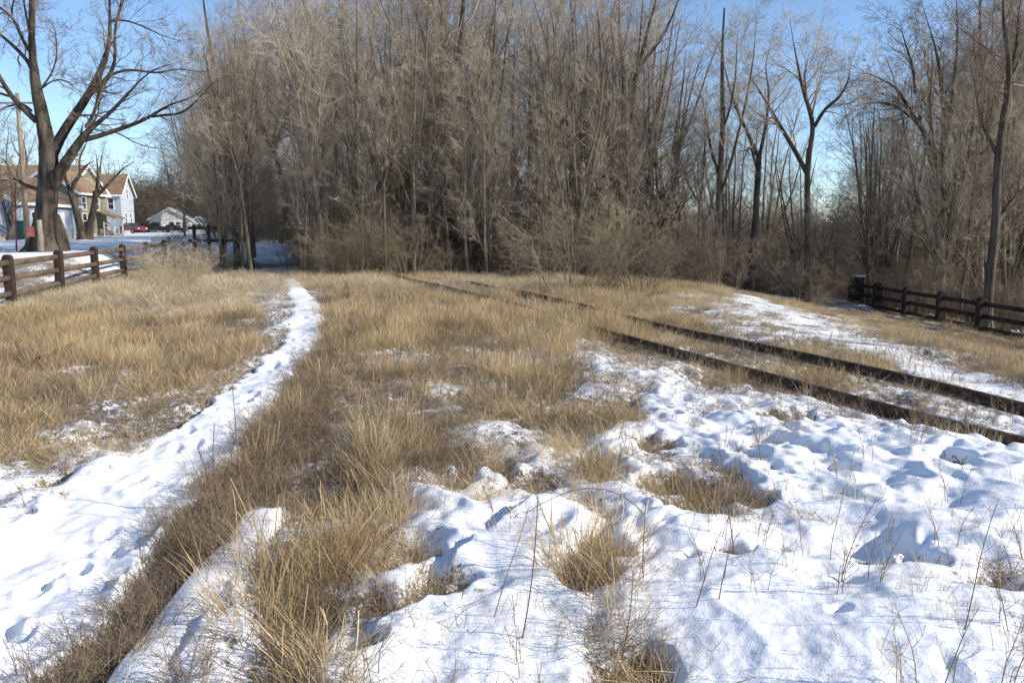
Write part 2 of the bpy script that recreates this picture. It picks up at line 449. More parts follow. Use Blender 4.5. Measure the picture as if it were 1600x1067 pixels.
def height(x, y, detail=True):
    z0 = base(x, y)
    S, G, k1, k2, (dr, pr, kr) = masks(x, y, z0)
    nearw = sm(26, 12, y)
    e = S + .05 + .30 * fbm(x * 1.5, y * 1.5, 4, 60) + .10 * noise(x * 7, y * 7, 61)
    cov = .45 * sm(.40, .55, e) + .55 * sm(.42, .98, e)
    # round hummocks of old snow with sharp creases between them
    bil = 1 - np.abs(fbm(x * .85 + .2 * noise(x * 2, y * 2, 70), y * .85, 3, 71)) * 2.1
    bil2 = fbm(x * 2.3, y * 1.6, 4, 72) * 2
    thick = .03 + .075 * S + (.07 * bil * (.55 + .9 * sm(-.3, .4, noise(x * .28, y * .28, 73))) + .022 * bil2 * sm(-.2, .5, noise(x * .4, y * .4, 74))) * nearw
    thick = thick + .012 * fbm(x * 9, y * 9, 3, 75) * nearw
    thick = np.where(k1 > .01, thick * (1 - k1) + k1 * (.045 + .05 * sm(7, 4, y) + .025 * noise(x * 3.2, y * 3.2, 76) + .02 * fbm(x * 8, y * 8, 3, 77) * nearw + .04 * noise(x * .9, y * .9, 78)), thick)
    right = sm(.0, 1.2, x) * sm(9, 6.5, y) * (1 - k1)
    thick = thick + right * (.10 * (noise(x * .55, y * .55, 79) + .4))
    rug = sm(5.0, 7.0, y) * sm(14, 10, y) * sm(.8, 2.0, x) * (1 - k2)
    al = -.34 * x + .94 * y; cr = .94 * x + .34 * y
    rg = 1 - np.abs(fbm(cr * 2.0, al * .85, 4, 84)) * 2.6 + .25 * noise(x * 6, y * 6, 85)
    thick = thick + rug * .065 * np.clip(rg, -.4, 1)
    thick = thick * (1 - .7 * kr) * (1 - .65 * k2)
    for RL in (RAILA, RAILB): thick = thick * (1 - .85 * sm(.42, .12, seg_dist(x, y, RL)[0]))
    z = z0 + cov * np.maximum(thick, .010)
    z = z + (1 - cov) * (.02 * noise(x * 5, y * 5, 80) + .012 * noise(x * 14, y * 14, 81)) * nearw
    z = z + .07 * np.sqrt(np.clip(1 - (dr / .16) ** 2, 0, 1)) * sm(.3, 2.2, pr) * (1 + .4 * noise(x * 3, y * 3, 52))          # snow lying over the buried rail
    # ledge with a dark gap under it
    dl, _, sl, _ = seg_dist(x, y, LEDGE)
    z = z + np.where(sl > 0, .05 * sm(.35, .02, dl), -.07 * sm(.22, .03, dl)) * np.clip(.5 + 1.6 * noise(x * 1.7, y * 1.7, 53), 0, 1.3) * sm(3.2, 3.8, y) * sm(7, 6, y)
    # lumpy crust along both sides of rails A and B
    for RL in (RAILA, RAILB):
        dq, _, sq, _ = seg_dist(x, y, RL)
        z = z - .05 * sm(.22, .06, dq) * sm(30, 12, y)
    if detail:
        for (px, py), r, dep in PITS:
            m = (np.abs(x - px) < r * 3) & (np.abs(y - py) < r * 3)
            if m.any():
                q = np.hypot(x[m] - px + .35 * r * noise(x[m] * 7, y[m] * 7, 50), (y[m] - py) * 1.3 + .5 * r * noise(x[m] * 6, y[m] * 6, 51)) / r
                z[m] -= dep * np.exp(-q ** 4) * cov[m]
        for px, py, a, l, wd, dep in PRINTS:
            m = (np.abs(x - px) < .4) & (np.abs(y - py) < .4)
            if m.any():
                X = (x[m] - px) * math.cos(a) + (y[m] - py) * math.sin(a); Y = -(x[m] - px) * math.sin(a) + (y[m] - py) * math.cos(a)
                q = (X / l) ** 2 + (Y / wd) ** 2
                z[m] += dep * (-np.exp(-q ** 2 * 1.2) + .35 * np.exp(-(np.sqrt(q) - 1.45) ** 2 * 9))
    # yard and street snow banks
    d = -((x - F0[0]) * FD[1] - (y - F0[1]) * FD[0])
    yard = sm(2, 6, d) * sm(32, 40, y)
    z = z + yard * (.16 * np.maximum(fbm(x * .35, y * .5, 3, 90), -.3))
    att = np.clip(e * .95, 0, 1.1) * .9
    att = np.where(kr > .3, .9, att)
    return z, att

def H(x, y):
    z, _ = height(np.array([float(x)]), np.array([float(y)]), False)
    return float(z[0])

# ------------------------------------------------------------------ ground sheet (one sheet, reaching the horizon all round)
NR, NA = 900, 520
r1 = 1.6 * np.exp(np.linspace(0, math.log(70 / 1.6), NR))
r2 = 70 * np.exp(np.linspace(0, math.log(1500 / 70), 60))[1:]
r0 = np.linspace(.02, 1.6, 14)[:-1]
rad = np.concatenate([r0, r1, r2])
angf = np.radians(np.linspace(-43, 43, NA))
angb = np.radians(np.linspace(43, 317, 90))[1:-1]
ang = np.concatenate([angf, angb])
RR, AA = np.meshgrid(rad, ang, indexing='ij')
GX, GY = RR * np.sin(AA), RR * np.cos(AA)
gz, gs = height(GX.ravel().copy(), GY.ravel().copy())
V = np.stack([GX.ravel(), GY.ravel(), gz], 1)
nA = len(ang); nR = len(rad)
ii, jj = np.meshgrid(np.arange(nR - 1), np.arange(nA), indexing='ij')
j2 = (jj + 1) % nA
F = np.stack([ii * nA + jj, ii * nA + j2, (ii + 1) * nA + j2, (ii + 1) * nA + jj], -1).reshape(-1, 4)[:, ::-1]
me = mesh_np("snowy_ground", V, F, M['ground'])
a = me.attributes.new("snow", 'FLOAT', 'POINT'); a.data.foreach_set("value", gs.astype(np.float32))
tag(link("ground", me), kind='structure')

# ------------------------------------------------------------------ branching
def resample(P, Rr, n):
    P = np.asarray(P, float); Rr = np.asarray(Rr, float)
    s = np.concatenate([[0], np.cumsum(np.linalg.norm(np.diff(P, axis=0), axis=1))])
    # smooth through Catmull-like cubic by dense linear + blur
    t = np.linspace(0, s[-1], n)
    Q = np.stack([np.interp(t, s, P[:, k]) for k in range(3)], 1)
    for _ in range(2):
        Q[1:-1] = Q[1:-1] * .5 + (Q[:-2] + Q[2:]) * .25
    return Q, np.interp(t, s, Rr)

def norm(a): return a / (np.linalg.norm(a, axis=-1, keepdims=True) + 1e-9)

def grow(P, Rr, k, t0, t1, ang, lenr, n, rng, up=.1, wob=.15, rr=.6, tip=.2, lenabs=None, minr=.002):
    B, n0, _ = P.shape
    L = np.linalg.norm(np.diff(P, axis=1), axis=2).sum(1)
    par = np.repeat(np.arange(B), k)
    t = (np.tile(np.arange(k), B) + rng.random(B * k)) / k * (t1 - t0) + t0
    f = t * (n0 - 1); i = np.minimum(f.astype(int), n0 - 2); f = f - i
    S = P[par, i] * (1 - f)[:, None] + P[par, i + 1] * f[:, None]
    Rs = Rr[par, i] * (1 - f) + Rr[par, i + 1] * f
    T = norm(P[par, i + 1] - P[par, i])
    N = norm(np.cross(T, rng.normal(size=T.shape)))
    a = np.radians(rng.uniform(ang[0], ang[1], B * k))[:, None]
    D = norm(T * np.cos(a) + N * np.sin(a))
    LL = (L[par] * lenr if lenabs is None else np.full(B * k, lenabs)) * rng.uniform(.55, 1.25, B * k) * (1.15 - .55 * t)
    out = np.zeros((B * k, n, 3)); out[:, 0] = S
    for j in range(1, n):
        out[:, j] = out[:, j - 1] + D * (LL / (n - 1))[:, None]
        D = norm(D + rng.normal(size=D.shape) * wob + np.array((0, 0, up)))
    r0 = np.maximum(Rs * rr * rng.uniform(.7, 1.1, B * k), minr)
    tt = np.linspace(0, 1, n)[None]
    return out, np.maximum(r0[:, None] * (1 - (1 - tip) * tt), minr * .5)

def tubes(P, Rr, s):
    B, n, _ = P.shape
    T = np.empty_like(P); T[:, 1:-1] = P[:, 2:] - P[:, :-2]; T[:, 0] = P[:, 1] - P[:, 0]; T[:, -1] = P[:, -1] - P[:, -2]
    T = norm(T)
    ref = norm(P[:, -1] - P[:, 0])
    alt = np.where(np.abs(ref[:, 2:3]) > .8, np.array([[1., .2, 0]]), np.array([[0, 0, 1.]]))[:, None]
    A = norm(np.cross(T, alt)); Bv = np.cross(T, A)
    th = np.arange(s) * 2 * np.pi / s
    V = P[:, :, None] + (A[:, :, None] * np.cos(th)[None, None, :, None] + Bv[:, :, None] * np.sin(th)[None, None, :, None]) * Rr[:, :, None, None]
    b, i, k = np.meshgrid(np.arange(B), np.arange(n - 1), np.arange(s), indexing='ij')
    k2 = (k + 1) % s; o = b * n * s
    F = np.stack([o + i * s + k, o + i * s + k2, o + (i + 1) * s + k2, o + (i + 1) * s + k], -1).reshape(-1, 4)
    return V.reshape(-1, 3), F
def join(parts):
    Vs, Fs, o = [], [], 0
    for V, F in parts:
        Vs.append(V); Fs.append(F + o); o += len(V)
    return np.concatenate(Vs), np.concatenate(Fs)

def stem(pts, rads, n): q, r = resample(pts, rads, n); return q[None], r[None]

def flare(V, amt=.5, h=.8, seed=0):
    """roots spreading at the foot of a trunk"""
    r = np.hypot(V[:, 0], V[:, 1]); th = np.arctan2(V[:, 1], V[:, 0])
    k = 1 + amt * np.exp(-np.maximum(V[:, 2], 0) / h * 2.2) * (1 + .35 * np.sin(th * 5 + seed))
    V = V.copy(); V[:, 0] *= k; V[:, 1] *= k
    return V

def tree_meshes(kind, seed, tw='twig'):
    """unit 12 m tall tree -> (trunk mesh, crown mesh)"""
    rng = np.random.default_rng(seed)
    Ht = 12.0
    if kind == 'pole':
        n = 12; z = np.linspace(-.3, Ht, n)
        wx = np.cumsum(rng.normal(size=n) * .10); wy = np.cumsum(rng.normal(size=n) * .10)
        P, Rr = stem(np.stack([wx - wx[0], wy - wy[0], z], 1), np.interp(z, [0, 3, Ht], [.125, .095, .012]), 14)
        L1 = grow(P, Rr, 25, .12, .98, (25, 55), .34, 8, rng, .08, .13, .34)
        lv0, lv1 = [(P, Rr, 8)], [(L1[0], L1[1], 5)]
        c2, c3, c4 = 6, 5, 4
    elif kind == 'vase':
        a0 = rng.random() * 6.28; P0, R0 = stem([(0, 0, -.3), (rng.normal() * .1, rng.normal() * .1, 1.2), (rng.normal() * .2, rng.normal() * .2, 2.8)], [.23, .18, .15], 8)
        ms = []; mr_ = []
        for q in range(5):
            a_ = a0 + q * 1.257 + rng.normal() * .3; sp = rng.uniform(.7, 2.6)
            st = P0[0, int(rng.integers(3, 7))]
            pts = [st]
            for j in range(1, 7):
                f = j / 6
                pts.append((st[0] + math.cos(a_) * sp * f ** .8 + rng.normal() * .12, st[1] + math.sin(a_) * sp * f ** .8 + rng.normal() * .12, st[2] + (Ht * rng.uniform(.88, 1.02) - st[2]) * f))
            p, r = resample(pts, np.linspace(.105, .012, 7), 12); ms.append(p); mr_.append(r)
        P, Rr = np.array(ms), np.array(mr_)
        L1 = grow(P, Rr, 12, .08, .98, (24, 55), .34, 7, rng, .06, .15, .38)
        lv0, lv1 = [(P0, R0, 9), (P, Rr, 7)], [(L1[0], L1[1], 5)]
        c2, c3, c4 = 5, 4, 4
    elif kind == 'fork':
        hgt = rng.uniform(3.5, 5.5)
        P0, R0 = stem([(0, 0, -.3), (rng.normal() * .15, rng.normal() * .1, hgt * .5), (rng.normal() * .3, rng.normal() * .2, hgt)], [.16, .13, .115], 9)
        e = P0[0, -1]; ms = []; mr_ = []
        a0 = rng.random() * 6.28
        for q in range(3):
            a_ = a0 + q * 2.1; sp = rng.uniform(1.0, 2.8)
            pts = [e - np.array((0, 0, .1))] + [(e[0] + math.cos(a_) * sp * (j / 6) ** .7 + rng.normal() * .12, e[1] + math.sin(a_) * sp * (j / 6) ** .7 + rng.normal() * .12, e[2] + (Ht - e[2]) * rng.uniform(.97, 1) * j / 6) for j in range(1, 7)]
            p, r = resample(pts, np.linspace(.095, .012, 7), 11); ms.append(p); mr_.append(r)
        P, Rr = np.array(ms), np.array(mr_)
        L1 = grow(P, Rr, 16, .05, .98, (25, 55), .34, 7, rng, .06, .15, .38)
        lv0, lv1 = [(P0, R0, 8), (P, Rr, 6)], [(L1[0], L1[1], 5)]
        c2, c3, c4 = 5, 4, 4
    L2 = grow(L1[0], L1[1], c2, .15, .98, (24, 52), .50, 5, rng, .05, .15, .5, minr=.0060)
    L3 = grow(L2[0], L2[1], c3, .15, .98, (22, 50), .60, 4, rng, .05, .16, .6, minr=.0052)
    L4 = grow(L3[0], L3[1], c4, .15, .99, (20, 46), .72, 3, rng, .04, .15, .65, minr=.0044)
    V, F = join([tubes(a_, b_, s_) for a_, b_, s_ in lv0 + lv1])
    V = flare(V, .45, .9, seed)
    tm = mesh_np("trunk", V, F, M['bark'])
    V, F = join([tubes(*L2, 3), tubes(*L3, 3), tubes(*L4, 3)])
    return tm, mesh_np("crown", V, F, M[tw])

def shrub_mesh(seed, stems=16, Hh=3.0, spread=.7, mat='brush', c=(7, 6, 4), droop=.0, thick=.015):
    rng = np.random.default_rng(seed)
    ps = []; rs = []
    for q in range(stems):
        a_ = rng.random() * 6.28; sp = Hh * spread * rng.uniform(.1, .8); h = Hh * rng.uniform(.55, 1.0)
        b0 = np.array((math.cos(a_), math.sin(a_), 0)) * rng.uniform(0, 1.0) * Hh / 3
        pts = [b0 + np.array((0, 0, -.15))] + [(b0[0] + math.cos(a_) * sp * (j / 5) ** 1.3 + rng.normal() * .16 * Hh / 3, b0[1] + math.sin(a_) * sp * (j / 5) ** 1.3 + rng.normal() * .16 * Hh / 3, h * (j / 5) ** .85) for j in range(1, 6)]
        p, r = resample(pts, np.linspace(thick, thick * .25, 6), 8); ps.append(p); rs.append(r)
    P, Rr = np.array(ps), np.array(rs)
    L1 = grow(P, Rr, c[0], .15, .97, (30, 80), .50, 6, rng, droop, .26, .6, minr=.005)
    L2 = grow(*L1, c[1], .15, .98, (30, 75), .55, 4, rng, droop, .26, .6, minr=.0042)
    L3 = grow(*L2, c[2], .15, .98, (25, 65), .6, 3, rng, 0, .22, .7, minr=.0035)
    V, F = join([tubes(P, Rr, 5), tubes(*L1, 3), tubes(*L2, 3), tubes(*L3, 3)])
    return mesh_np("shrub", V, F, M[mat])

def place_tree(name, tm, cm, x, y, h, rot, label, group, cat='tree', lean=(0, 0), wide=1.0):
    z = float(base(x, y))
    e = link(name, None, loc=(x, y, z - .02), rot=(lean[0], lean[1], rot))
    s = h / 12.0; e.scale = (s * wide, s * wide, s)
    tag(e, label, cat, group)
    link("trunk", tm, e); link("crown", cm, e)
    return e

# traced trees: limbs drawn from the photograph at the distance where the tree stands
def traced_tree(name, limbs, u0, v0, D, label, seed, cat='tree', bark='bark_shade', tw='twig', sub=(13, 6, 5, 4), group=None, sub_len=(2.6, .52, .6, .7), up=.06, extra=None, flare_amt=.5):
    rng = np.random.default_rng(seed)
    s = FPX / D
    X0 = (u0 - CU) / s; gz_ = float(base(X0, D))
    zc = lambda v: CAM_H + (HOR - v) / s * 1.0
    done = []; Ps = []; Rs = []
    tr = []
    for li, lb in enumerate(limbs):
        pts = np.array([((q[0] - u0) / s, 0, zc(q[1]) - gz_) for q in lb], float)
        rr = np.array([q[2] for q in lb])
        if li == 0: y0 = 0; dep = 0; pts[0, 2] = -.3
        else:
            A = np.concatenate(done); k = np.argmin(np.hypot(A[:, 0] - pts[0, 0], A[:, 2] - pts[0, 2])); y0 = A[k, 1]
            dep = rng.uniform(-.6, .6)
        L = np.concatenate([[0], np.cumsum(np.linalg.norm(np.diff(pts, axis=0), axis=1))])
        pts[:, 1] = y0 + dep * L * (.7 if li else 0) + (rng.normal(size=len(pts)) * .05 * (L > 0))
        q, r = resample(pts, rr, 16)
        if li: r = r * np.interp(np.linspace(0, 1, 16), [.55, 1], [1, .22] if label.find('massive') < 0 else [1, .6])
        done.append(q); Ps.append(q); Rs.append(r)
    P = np.array(Ps); Rr = np.array(Rs)
    Pt = np.stack([np.interp(np.linspace(0, 15, 46), np.arange(16), P[0, :, k]) for k in range(3)], 1)[None]; Rt = np.interp(np.linspace(0, 15, 46), np.arange(16), Rr[0])[None]
    Vt, Ft = tubes(Pt, Rt, 40)
    ax = Pt[0][np.repeat(np.arange(46), 40)]; th = np.tile(np.arange(40), 46) * 2 * np.pi / 40; zz_ = Vt[:, 2]
    kk = 1 + .13 * noise(np.cos(th) * 2.6 + seed, np.sin(th) * 2.6 + zz_ * .35, seed) + .07 * noise(np.cos(th) * 7, np.sin(th) * 7 + zz_ * .9, seed + 1) + .05 * noise(th * .3, zz_ * 2.2, seed + 2)
    Vt = ax + (Vt - ax) * kk[:, None]
    V, F = join([(Vt, Ft)] + ([tubes(P[1:], Rr[1:], 9)] if len(P) > 1 else []))
    V = flare(V, flare_amt, .9, 1.0)
    e = link(name, None, loc=(X0, D, gz_ - .02))
    tag(e, label, cat, group)
    link("trunk", mesh_np("trunk", V, F, M[bark]), e)
    lim = P[1:] if len(P) > 1 else P; lr = Rr[1:] if len(P) > 1 else Rr
    A1 = grow(lim, lr, sub[0], .18, .99, (25, 60), 0, 7, rng, up, .16, .45, lenabs=sub_len[0], minr=.012)
    A2 = grow(*A1, sub[1], .12, .99, (25, 55), sub_len[1], 5, rng, up * .7, .18, .55, minr=.007)
    A3 = grow(*A2, sub[2], .12, .99, (25, 55), sub_len[2], 4, rng, up * .4, .2, .6, minr=.0045)
    A4 = grow(*A3, sub[3], .12, .99, (25, 55), sub_len[3], 3, rng, 0, .2, .7, minr=.0046)
    V, F = join([tubes(*A1, 4), tubes(*A2, 3), tubes(*A3, 3), tubes(*A4, 3)])
    link("crown", mesh_np("crown", V, F, M[tw]), e)
    return e, gz_

# ---- the big old tree by the street
big = [
 [(70,398,.60),(73,380,.55),(78,350,.50),(84,310,.50),(90,278,.52),(92,223,.46),(84,184,.40),(81,155,.36),(76,123,.28),(75,92,.20),(76,60,.19),(87,26,.19),(85,-10,.14),(88,-50,.08)],
 [(78,130,.16),(66,105,.14),(39,81,.12),(16,63,.10),(-12,45,.08),(-40,20,.05)],
 [(76,195,.2),(60,176,.18),(47,165,.16),(34,134,.13),(26,105,.11),(24,73,.09),(22,47,.08),(10,16,.07),(0,-14,.05)],
 [(32,133,.08),(16,115,.07),(0,108,.06),(-25,100,.04)],
 [(73,92,.12),(62,78,.11),(52,55,.10),(39,37,.09),(16,21,.08),(-10,5,.06)],
 [(40,38,.06),(42,24,.06),(52,4,.05),(60,-25,.04)],
 [(45,160,.06),(30,154,.05),(18,152,.05),(-4,151,.04),(-25,140,.03)],
 [(72,180,.08),(60,169,.07),(39,173,.06),(13,184,.05),(-10,194,.04)],
 [(88,262,.34),(96,240,.32),(108,212,.30),(126,184,.28),(150,152,.25),(165,118,.21),(178,87,.18),(181,52,.14),(178,26,.12),(177,-5,.10),(182,-45,.06)],
 [(150,152,.16),(168,138,.15),(189,123,.13),(199,97,.10),(197,66,.09),(205,39,.08),(223,8,.06),(238,-25,.04)],
 [(186,124,.10),(202,115,.09),(223,115,.08),(252,119,.07),(276,108,.05),(302,113,.04),(335,110,.025)],
 [(90,300,.34),(105,268,.32),(131,242,.28),(148,219,.24),(158,205,.17),(171,202,.14),(194,184,.12),(218,163,.10),(241,139,.08),(260,121,.06),(292,115,.04)],
 [(145,224,.18),(162,221,.16),(184,211,.14),(218,197,.12),(244,184,.10),(262,168,.08),(289,157,.06),(310,150,.05),(325,130,.03)],
 [(242,185,.09),(262,184,.085),(276,184,.08),(297,184,.07),(323,168,.055),(344,150,.04),(362,138,.03),(388,134,.02)],
 [(155,206,.12),(163,188,.11),(168,171,.10),(171,139,.09),(173,113,.08)],
 [(86,148,.07),(105,126,.06),(115,100,.05),(114,58,.04),(102,42,.03)],
 [(89,146,.06),(104,137,.05),(120,134,.05),(136,140,.04),(148,150,.03)],
 [(180,40,.08),(195,38,.07),(210,40,.06),(236,50,.05),(262,63,.04),(290,72,.025)],
 [(76,70,.08),(70,50,.07),(66,20,.06),(62,-20,.04)],
 [(205,45,.07),(212,20,.06),(218,-20,.04)],
 [(80,300,.12),(66,296,.11),(50,291,.10),(36,280,.08),(28,262,.06),(22,250,.05),(5,246,.04)],
 [(36,282,.06),(20,283,.05),(0,285,.04)],
]
big = [[(q[0], q[1], q[2] * float(np.interp(q[1], [120, 240, 330, 400], [.66, .74, .88, 1.0]))) for q in lb] for lb in big]
tree_e, tz = traced_tree("old_tree", big, 70, 397, 38.0, "massive old bare tree with hollow base and spreading limbs beside the street", 5,
    bark='bark_old', tw='twig_dark', sub=(12, 6, 5, 4), sub_len=(2.1, .5, .55, .6), up=.02, flare_amt=.75)
mb = MB(); mb.tube([(.35, -.75, .0), (.38, -.72, .8), (.30, -.62, 1.55)], [.16, .13, .12], 10)
mb.build("dead_stub", M['bark_pale'], tree_e, smooth=True)
mb = MB(); mb.tube([(.88, .2, -.1), (.84, .15, .5), (.76, .1, 1.1), (.62, .05, 1.7), (.42, 0, 2.1)], [.34, .31, .30, .26, .16], 14)
mb.build("side_trunk", M['bark_old'], tree_e, smooth=True)
sg = MB(); sg.box(-.17, .17, -.02, .02, -.22, .22)
sign = sg.build("sign", M['red_plastic'], None, loc=(tree_e.location.x + .12, 38 - 1.04, tz + 1.02), rot=(.08, .02, .12))
tag(sign, "small red sign nailed low on the trunk of the massive old tree", "sign")
mk = MB()
for (x0, x1, z0, z1) in [(-.15, -.10, .04, .18), (-.06, -.02, .04, .18), (.03, .13, .13, .18), (.03, .07, .04, .13), (-.14, -.03, -.08, -.03), (.02, .14, -.10, -.06), (-.12, .10, -.19, -.16)]:
    mk.box(x0 * .85, x1 * .85, -.026, -.018, z0 * .85, z1 * .85)
mk.build("print", M['bark_pale'], sign)

# ---- traced trees at the edge of the wood
t4 = [[(1172,470,.20),(1174,400,.17),(1176,340,.15),(1178,290,.14),(1178,245,.13)],
      [(1178,250,.11),(1165,215,.09),(1155,185,.08),(1143,150,.06),(1138,110,.05),(1128,60,.03)],
      [(1178,250,.10),(1190,215,.09),(1198,180,.07),(1205,140,.06),(1200,100,.05),(1215,60,.03)],
      [(1177,270,.06),(1165,235,.06),(1160,232,.05),(1150,262,.03)]]
traced_tree("forked_tree", t4, 1172, 470, 42, "slim dark tree with a broken side branch forking high beside the path gap", 21, sub=(13, 6, 5, 4))
t5 = [[(1262,470,.20),(1260,430,.17),(1258,380,.15),(1256,330,.14),(1254,270,.13),(1254,235,.12)],
      [(1254,275,.12),(1243,250,.11),(1228,220,.10),(1212,190,.09),(1195,155,.07),(1180,125,.05),(1163,105,.03)],
      [(1254,240,.12),(1256,205,.11),(1245,180,.10),(1232,155,.08),(1222,125,.06),(1212,95,.05),(1200,60,.03)],
      [(1256,205,.09),(1266,180,.08),(1285,165,.06),(1295,140,.05),(1290,110,.03)],
      [(1240,170,.05),(1238,130,.05),(1246,95,.03)]]
traced_tree("forked_tree", t5, 1262, 470, 40, "tall bare tree with a wide Y fork rising over the snowy path", 22, sub=(13, 6, 5, 4))
t8 = [[(1472,460,.26),(1470,400,.22),(1465,340,.20),(1460,290,.18),(1450,240,.17)],
      [(1450,245,.13),(1438,215,.12),(1424,190,.11),(1412,170,.09),(1405,145,.08),(1385,128,.06),(1360,118,.05),(1335,100,.03)],
      [(1430,200,.08),(1410,185,.07),(1385,170,.06),(1355,166,.05),(1320,172,.03)],
      [(1455,260,.13),(1462,220,.12),(1458,180,.11),(1450,140,.09),(1445,100,.08),(1432,60,.06),(1415,20,.04)],
      [(1462,220,.10),(1470,180,.09),(1472,130,.08),(1478,90,.07),(1480,40,.06),(1475,-10,.04)],
      [(1425,150,.06),(1418,110,.06),(1400,70,.04),(1390,40,.03)]]
traced_tree("spreading_tree", t8, 1472, 460, 41, "dark spreading tree whose lowest limb reaches left above the dark fence", 23, sub=(14, 6, 5, 4), tw='twig_dark')
t6 = [[(1546,480,.19),(1546,420,.165),(1548,350,.15),(1544,280,.14),(1545,220,.13),(1548,180,.12)],
      [(1548,350,.12),(1562,330,.11),(1578,318,.10),(1595,300,.09),(1625,270,.07)],
      [(1548,190,.12),(1560,150,.11),(1580,110,.09),(1600,80,.07),(1615,40,.05)],
      [(1548,185,.12),(1550,140,.11),(1543,100,.09),(1530,60,.08),(1522,20,.06),(1515,-20,.04)],
      [(1545,250,.08),(1528,215,.07),(1518,190,.06),(1512,150,.05),(1505,100,.03)],
      [(1550,120,.07),(1558,80,.06),(1556,40,.05),(1562,0,.03)]]
traced_tree("tall_tree", t6, 1546, 480, 33, "tall dark tree near the right edge with a low limb bending right", 24, sub=(14, 6, 5, 4), tw='twig_dark')
t7 = [[(1520,450,.17),(1520,400,.15),(1518,330,.14),(1518,260,.13),(1518,200,.11),(1510,140,.10),(1505,90,.08),(1500,30,.06),(1498,-30,.04)],
      [(1517,240,.07),(1500,205,.06),(1492,170,.05),(1485,120,.03)],[(1518,200,.07),(1530,160,.06),(1532,110,.05),(1540,60,.03)],[(1508,130,.06),(1495,95,.05),(1490,50,.03)]]
traced_tree("tall_tree", t7, 1520, 450, 42, "straight dark tree just left of the tree with the low bent limb", 25, sub=(14, 6, 5, 4), tw='twig_dark')
t9 = [[(1407,452,.10),(1400,430,.09),(1397,405,.085),(1401,380,.075),(1403,358,.06)],
      [(1400,430,.08),(1385,400,.07),(1372,375,.06),(1350,350,.05),(1342,320,.03)],
      [(1403,360,.06),(1420,345,.05),(1440,335,.04),(1460,325,.03)],
      [(1402,365,.06),(1405,340,.05),(1408,300,.04),(1395,270,.03)]]
traced_tree("pale_tree", t9, 1407, 452, 43, "small crooked pale barked tree leaning behind the dark fence", 26, bark='bark_pale', sub=(6, 4, 4, 3), sub_len=(1.1, .5, .5, .6))
t1 = [[(705,440,.40),(706,400,.36),(705,350,.32),(704,310,.30),(704,270,.28)],
      [(704,300,.20),(697,250,.18),(688,200,.17),(682,150,.15),(672,100,.13),(660,50,.11),(640,0,.09),(625,-40,.07)],
      [(704,280,.22),(702,220,.20),(698,170,.18),(694,120,.16),(700,70,.13),(695,20,.11),(692,-40,.08)],
      [(705,270,.22),(715,220,.20),(722,170,.18),(720,130,.16),(728,80,.14),(735,30,.12),(734,-40,.09)],
      [(706,270,.18),(724,225,.17),(738,180,.15),(748,130,.13),(756,90,.11),(770,50,.10),(790,15,.08),(805,-20,.06)],
      [(690,210,.12),(672,175,.11),(655,140,.10),(640,100,.09),(618,60,.08),(600,20,.06),(590,-20,.05)],
      [(703,330,.15),(690,290,.14),(668,240,.12),(650,200,.11),(622,160,.09),(595,120,.08),(560,80,.06),(545,30,.04)],
      [(750,125,.08),(775,110,.07),(790,80,.06),(800,40,.05),(815,0,.04)],
      [(706,300,.13),(725,270,.12),(745,235,.11),(762,200,.10),(768,150,.08),(775,110,.07),(790,60,.05)]]
traced_tree("giant_tree", t1, 705, 440, 43, "huge many-stemmed tree spreading upward in the middle of the wood", 27, sub=(13, 5, 5, 4), sub_len=(3.2, .52, .6, .7), up=.08)
t2 = [[(966,450,.22),(968,400,.19),(966,340,.18),(967,280,.17),(970,220,.16),(970,170,.15)],
      [(970,180,.11),(972,140,.10),(970,100,.09),(965,60,.08),(968,20,.06),(962,-30,.05)],
      [(970,190,.11),(980,150,.10),(990,110,.09),(997,70,.08),(1008,30,.06),(1010,-20,.04)],
      [(988,120,.08),(1005,100,.07),(1020,80,.06),(1035,45,.05),(1045,5,.04)],
      [(967,320,.08),(953,270,.08),(948,220,.07),(955,170,.06),(950,110,.05),(952,60,.03)],
      [(970,130,.06),(958,100,.06),(950,60,.05),(948,20,.03)],
      [(968,300,.09),(982,255,.08),(1000,225,.07),(1018,200,.06),(1030,170,.04),(1045,150,.03)]]
traced_tree("twin_stem_tree", t2, 966, 450, 40, "tall dark tree with two close upright stems right of the middle wood", 28, sub=(11, 5, 5, 4), up=.09)
t3 = [[(1121,465,.17),(1122,420,.16),(1120,370,.15),(1118,320,.14),(1120,260,.13),(1122,200,.11),(1118,140,.09),(1116,80,.06),(1118,30,.04)],
      [(1119,310,.07),(1130,270,.07),(1138,220,.06),(1146,170,.05),(1152,110,.04),(1150,60,.03)],
      [(1120,280,.07),(1108,240,.06),(1102,190,.05),(1095,150,.03)],[(1121,210,.06),(1132,170,.05),(1135,120,.04),(1132,70,.03)]]
traced_tree("dense_twigged_tree", t3, 1121, 465, 39, "upright dark trunked tree with dense twigs left of the path gap", 29, sub=(16, 5, 5, 4), up=.12)
t10 = [[(372,412,.16),(372,360,.15),(368,300,.14),(362,240,.13),(360,190,.12),(352,140,.10),(346,90,.08),(340,40,.05),(338,10,.03)],
       [(366,280,.08),(372,220,.07),(378,160,.06),(376,100,.05),(380,40,.03)],[(361,200,.06),(345,160,.05),(334,120,.05),(322,70,.03)]]
traced_tree("slender_tree", t10, 372, 412, 41, "tall slender tree at the left end of the wood above the dark railing", 30, sub=(12, 5, 5, 4), up=.1)
t11 = [[(500,430,.15),(505,370,.14),(500,310,.13),(488,250,.12),(476,190,.11),(472,150,.10)],
       [(474,160,.08),(462,120,.07),(455,80,.06),(440,40,.04)],[(473,160,.08),(484,110,.07),(492,60,.06),(505,10,.04)],[(490,260,.07),(505,220,.06),(512,170,.05),(530,120,.04)]]
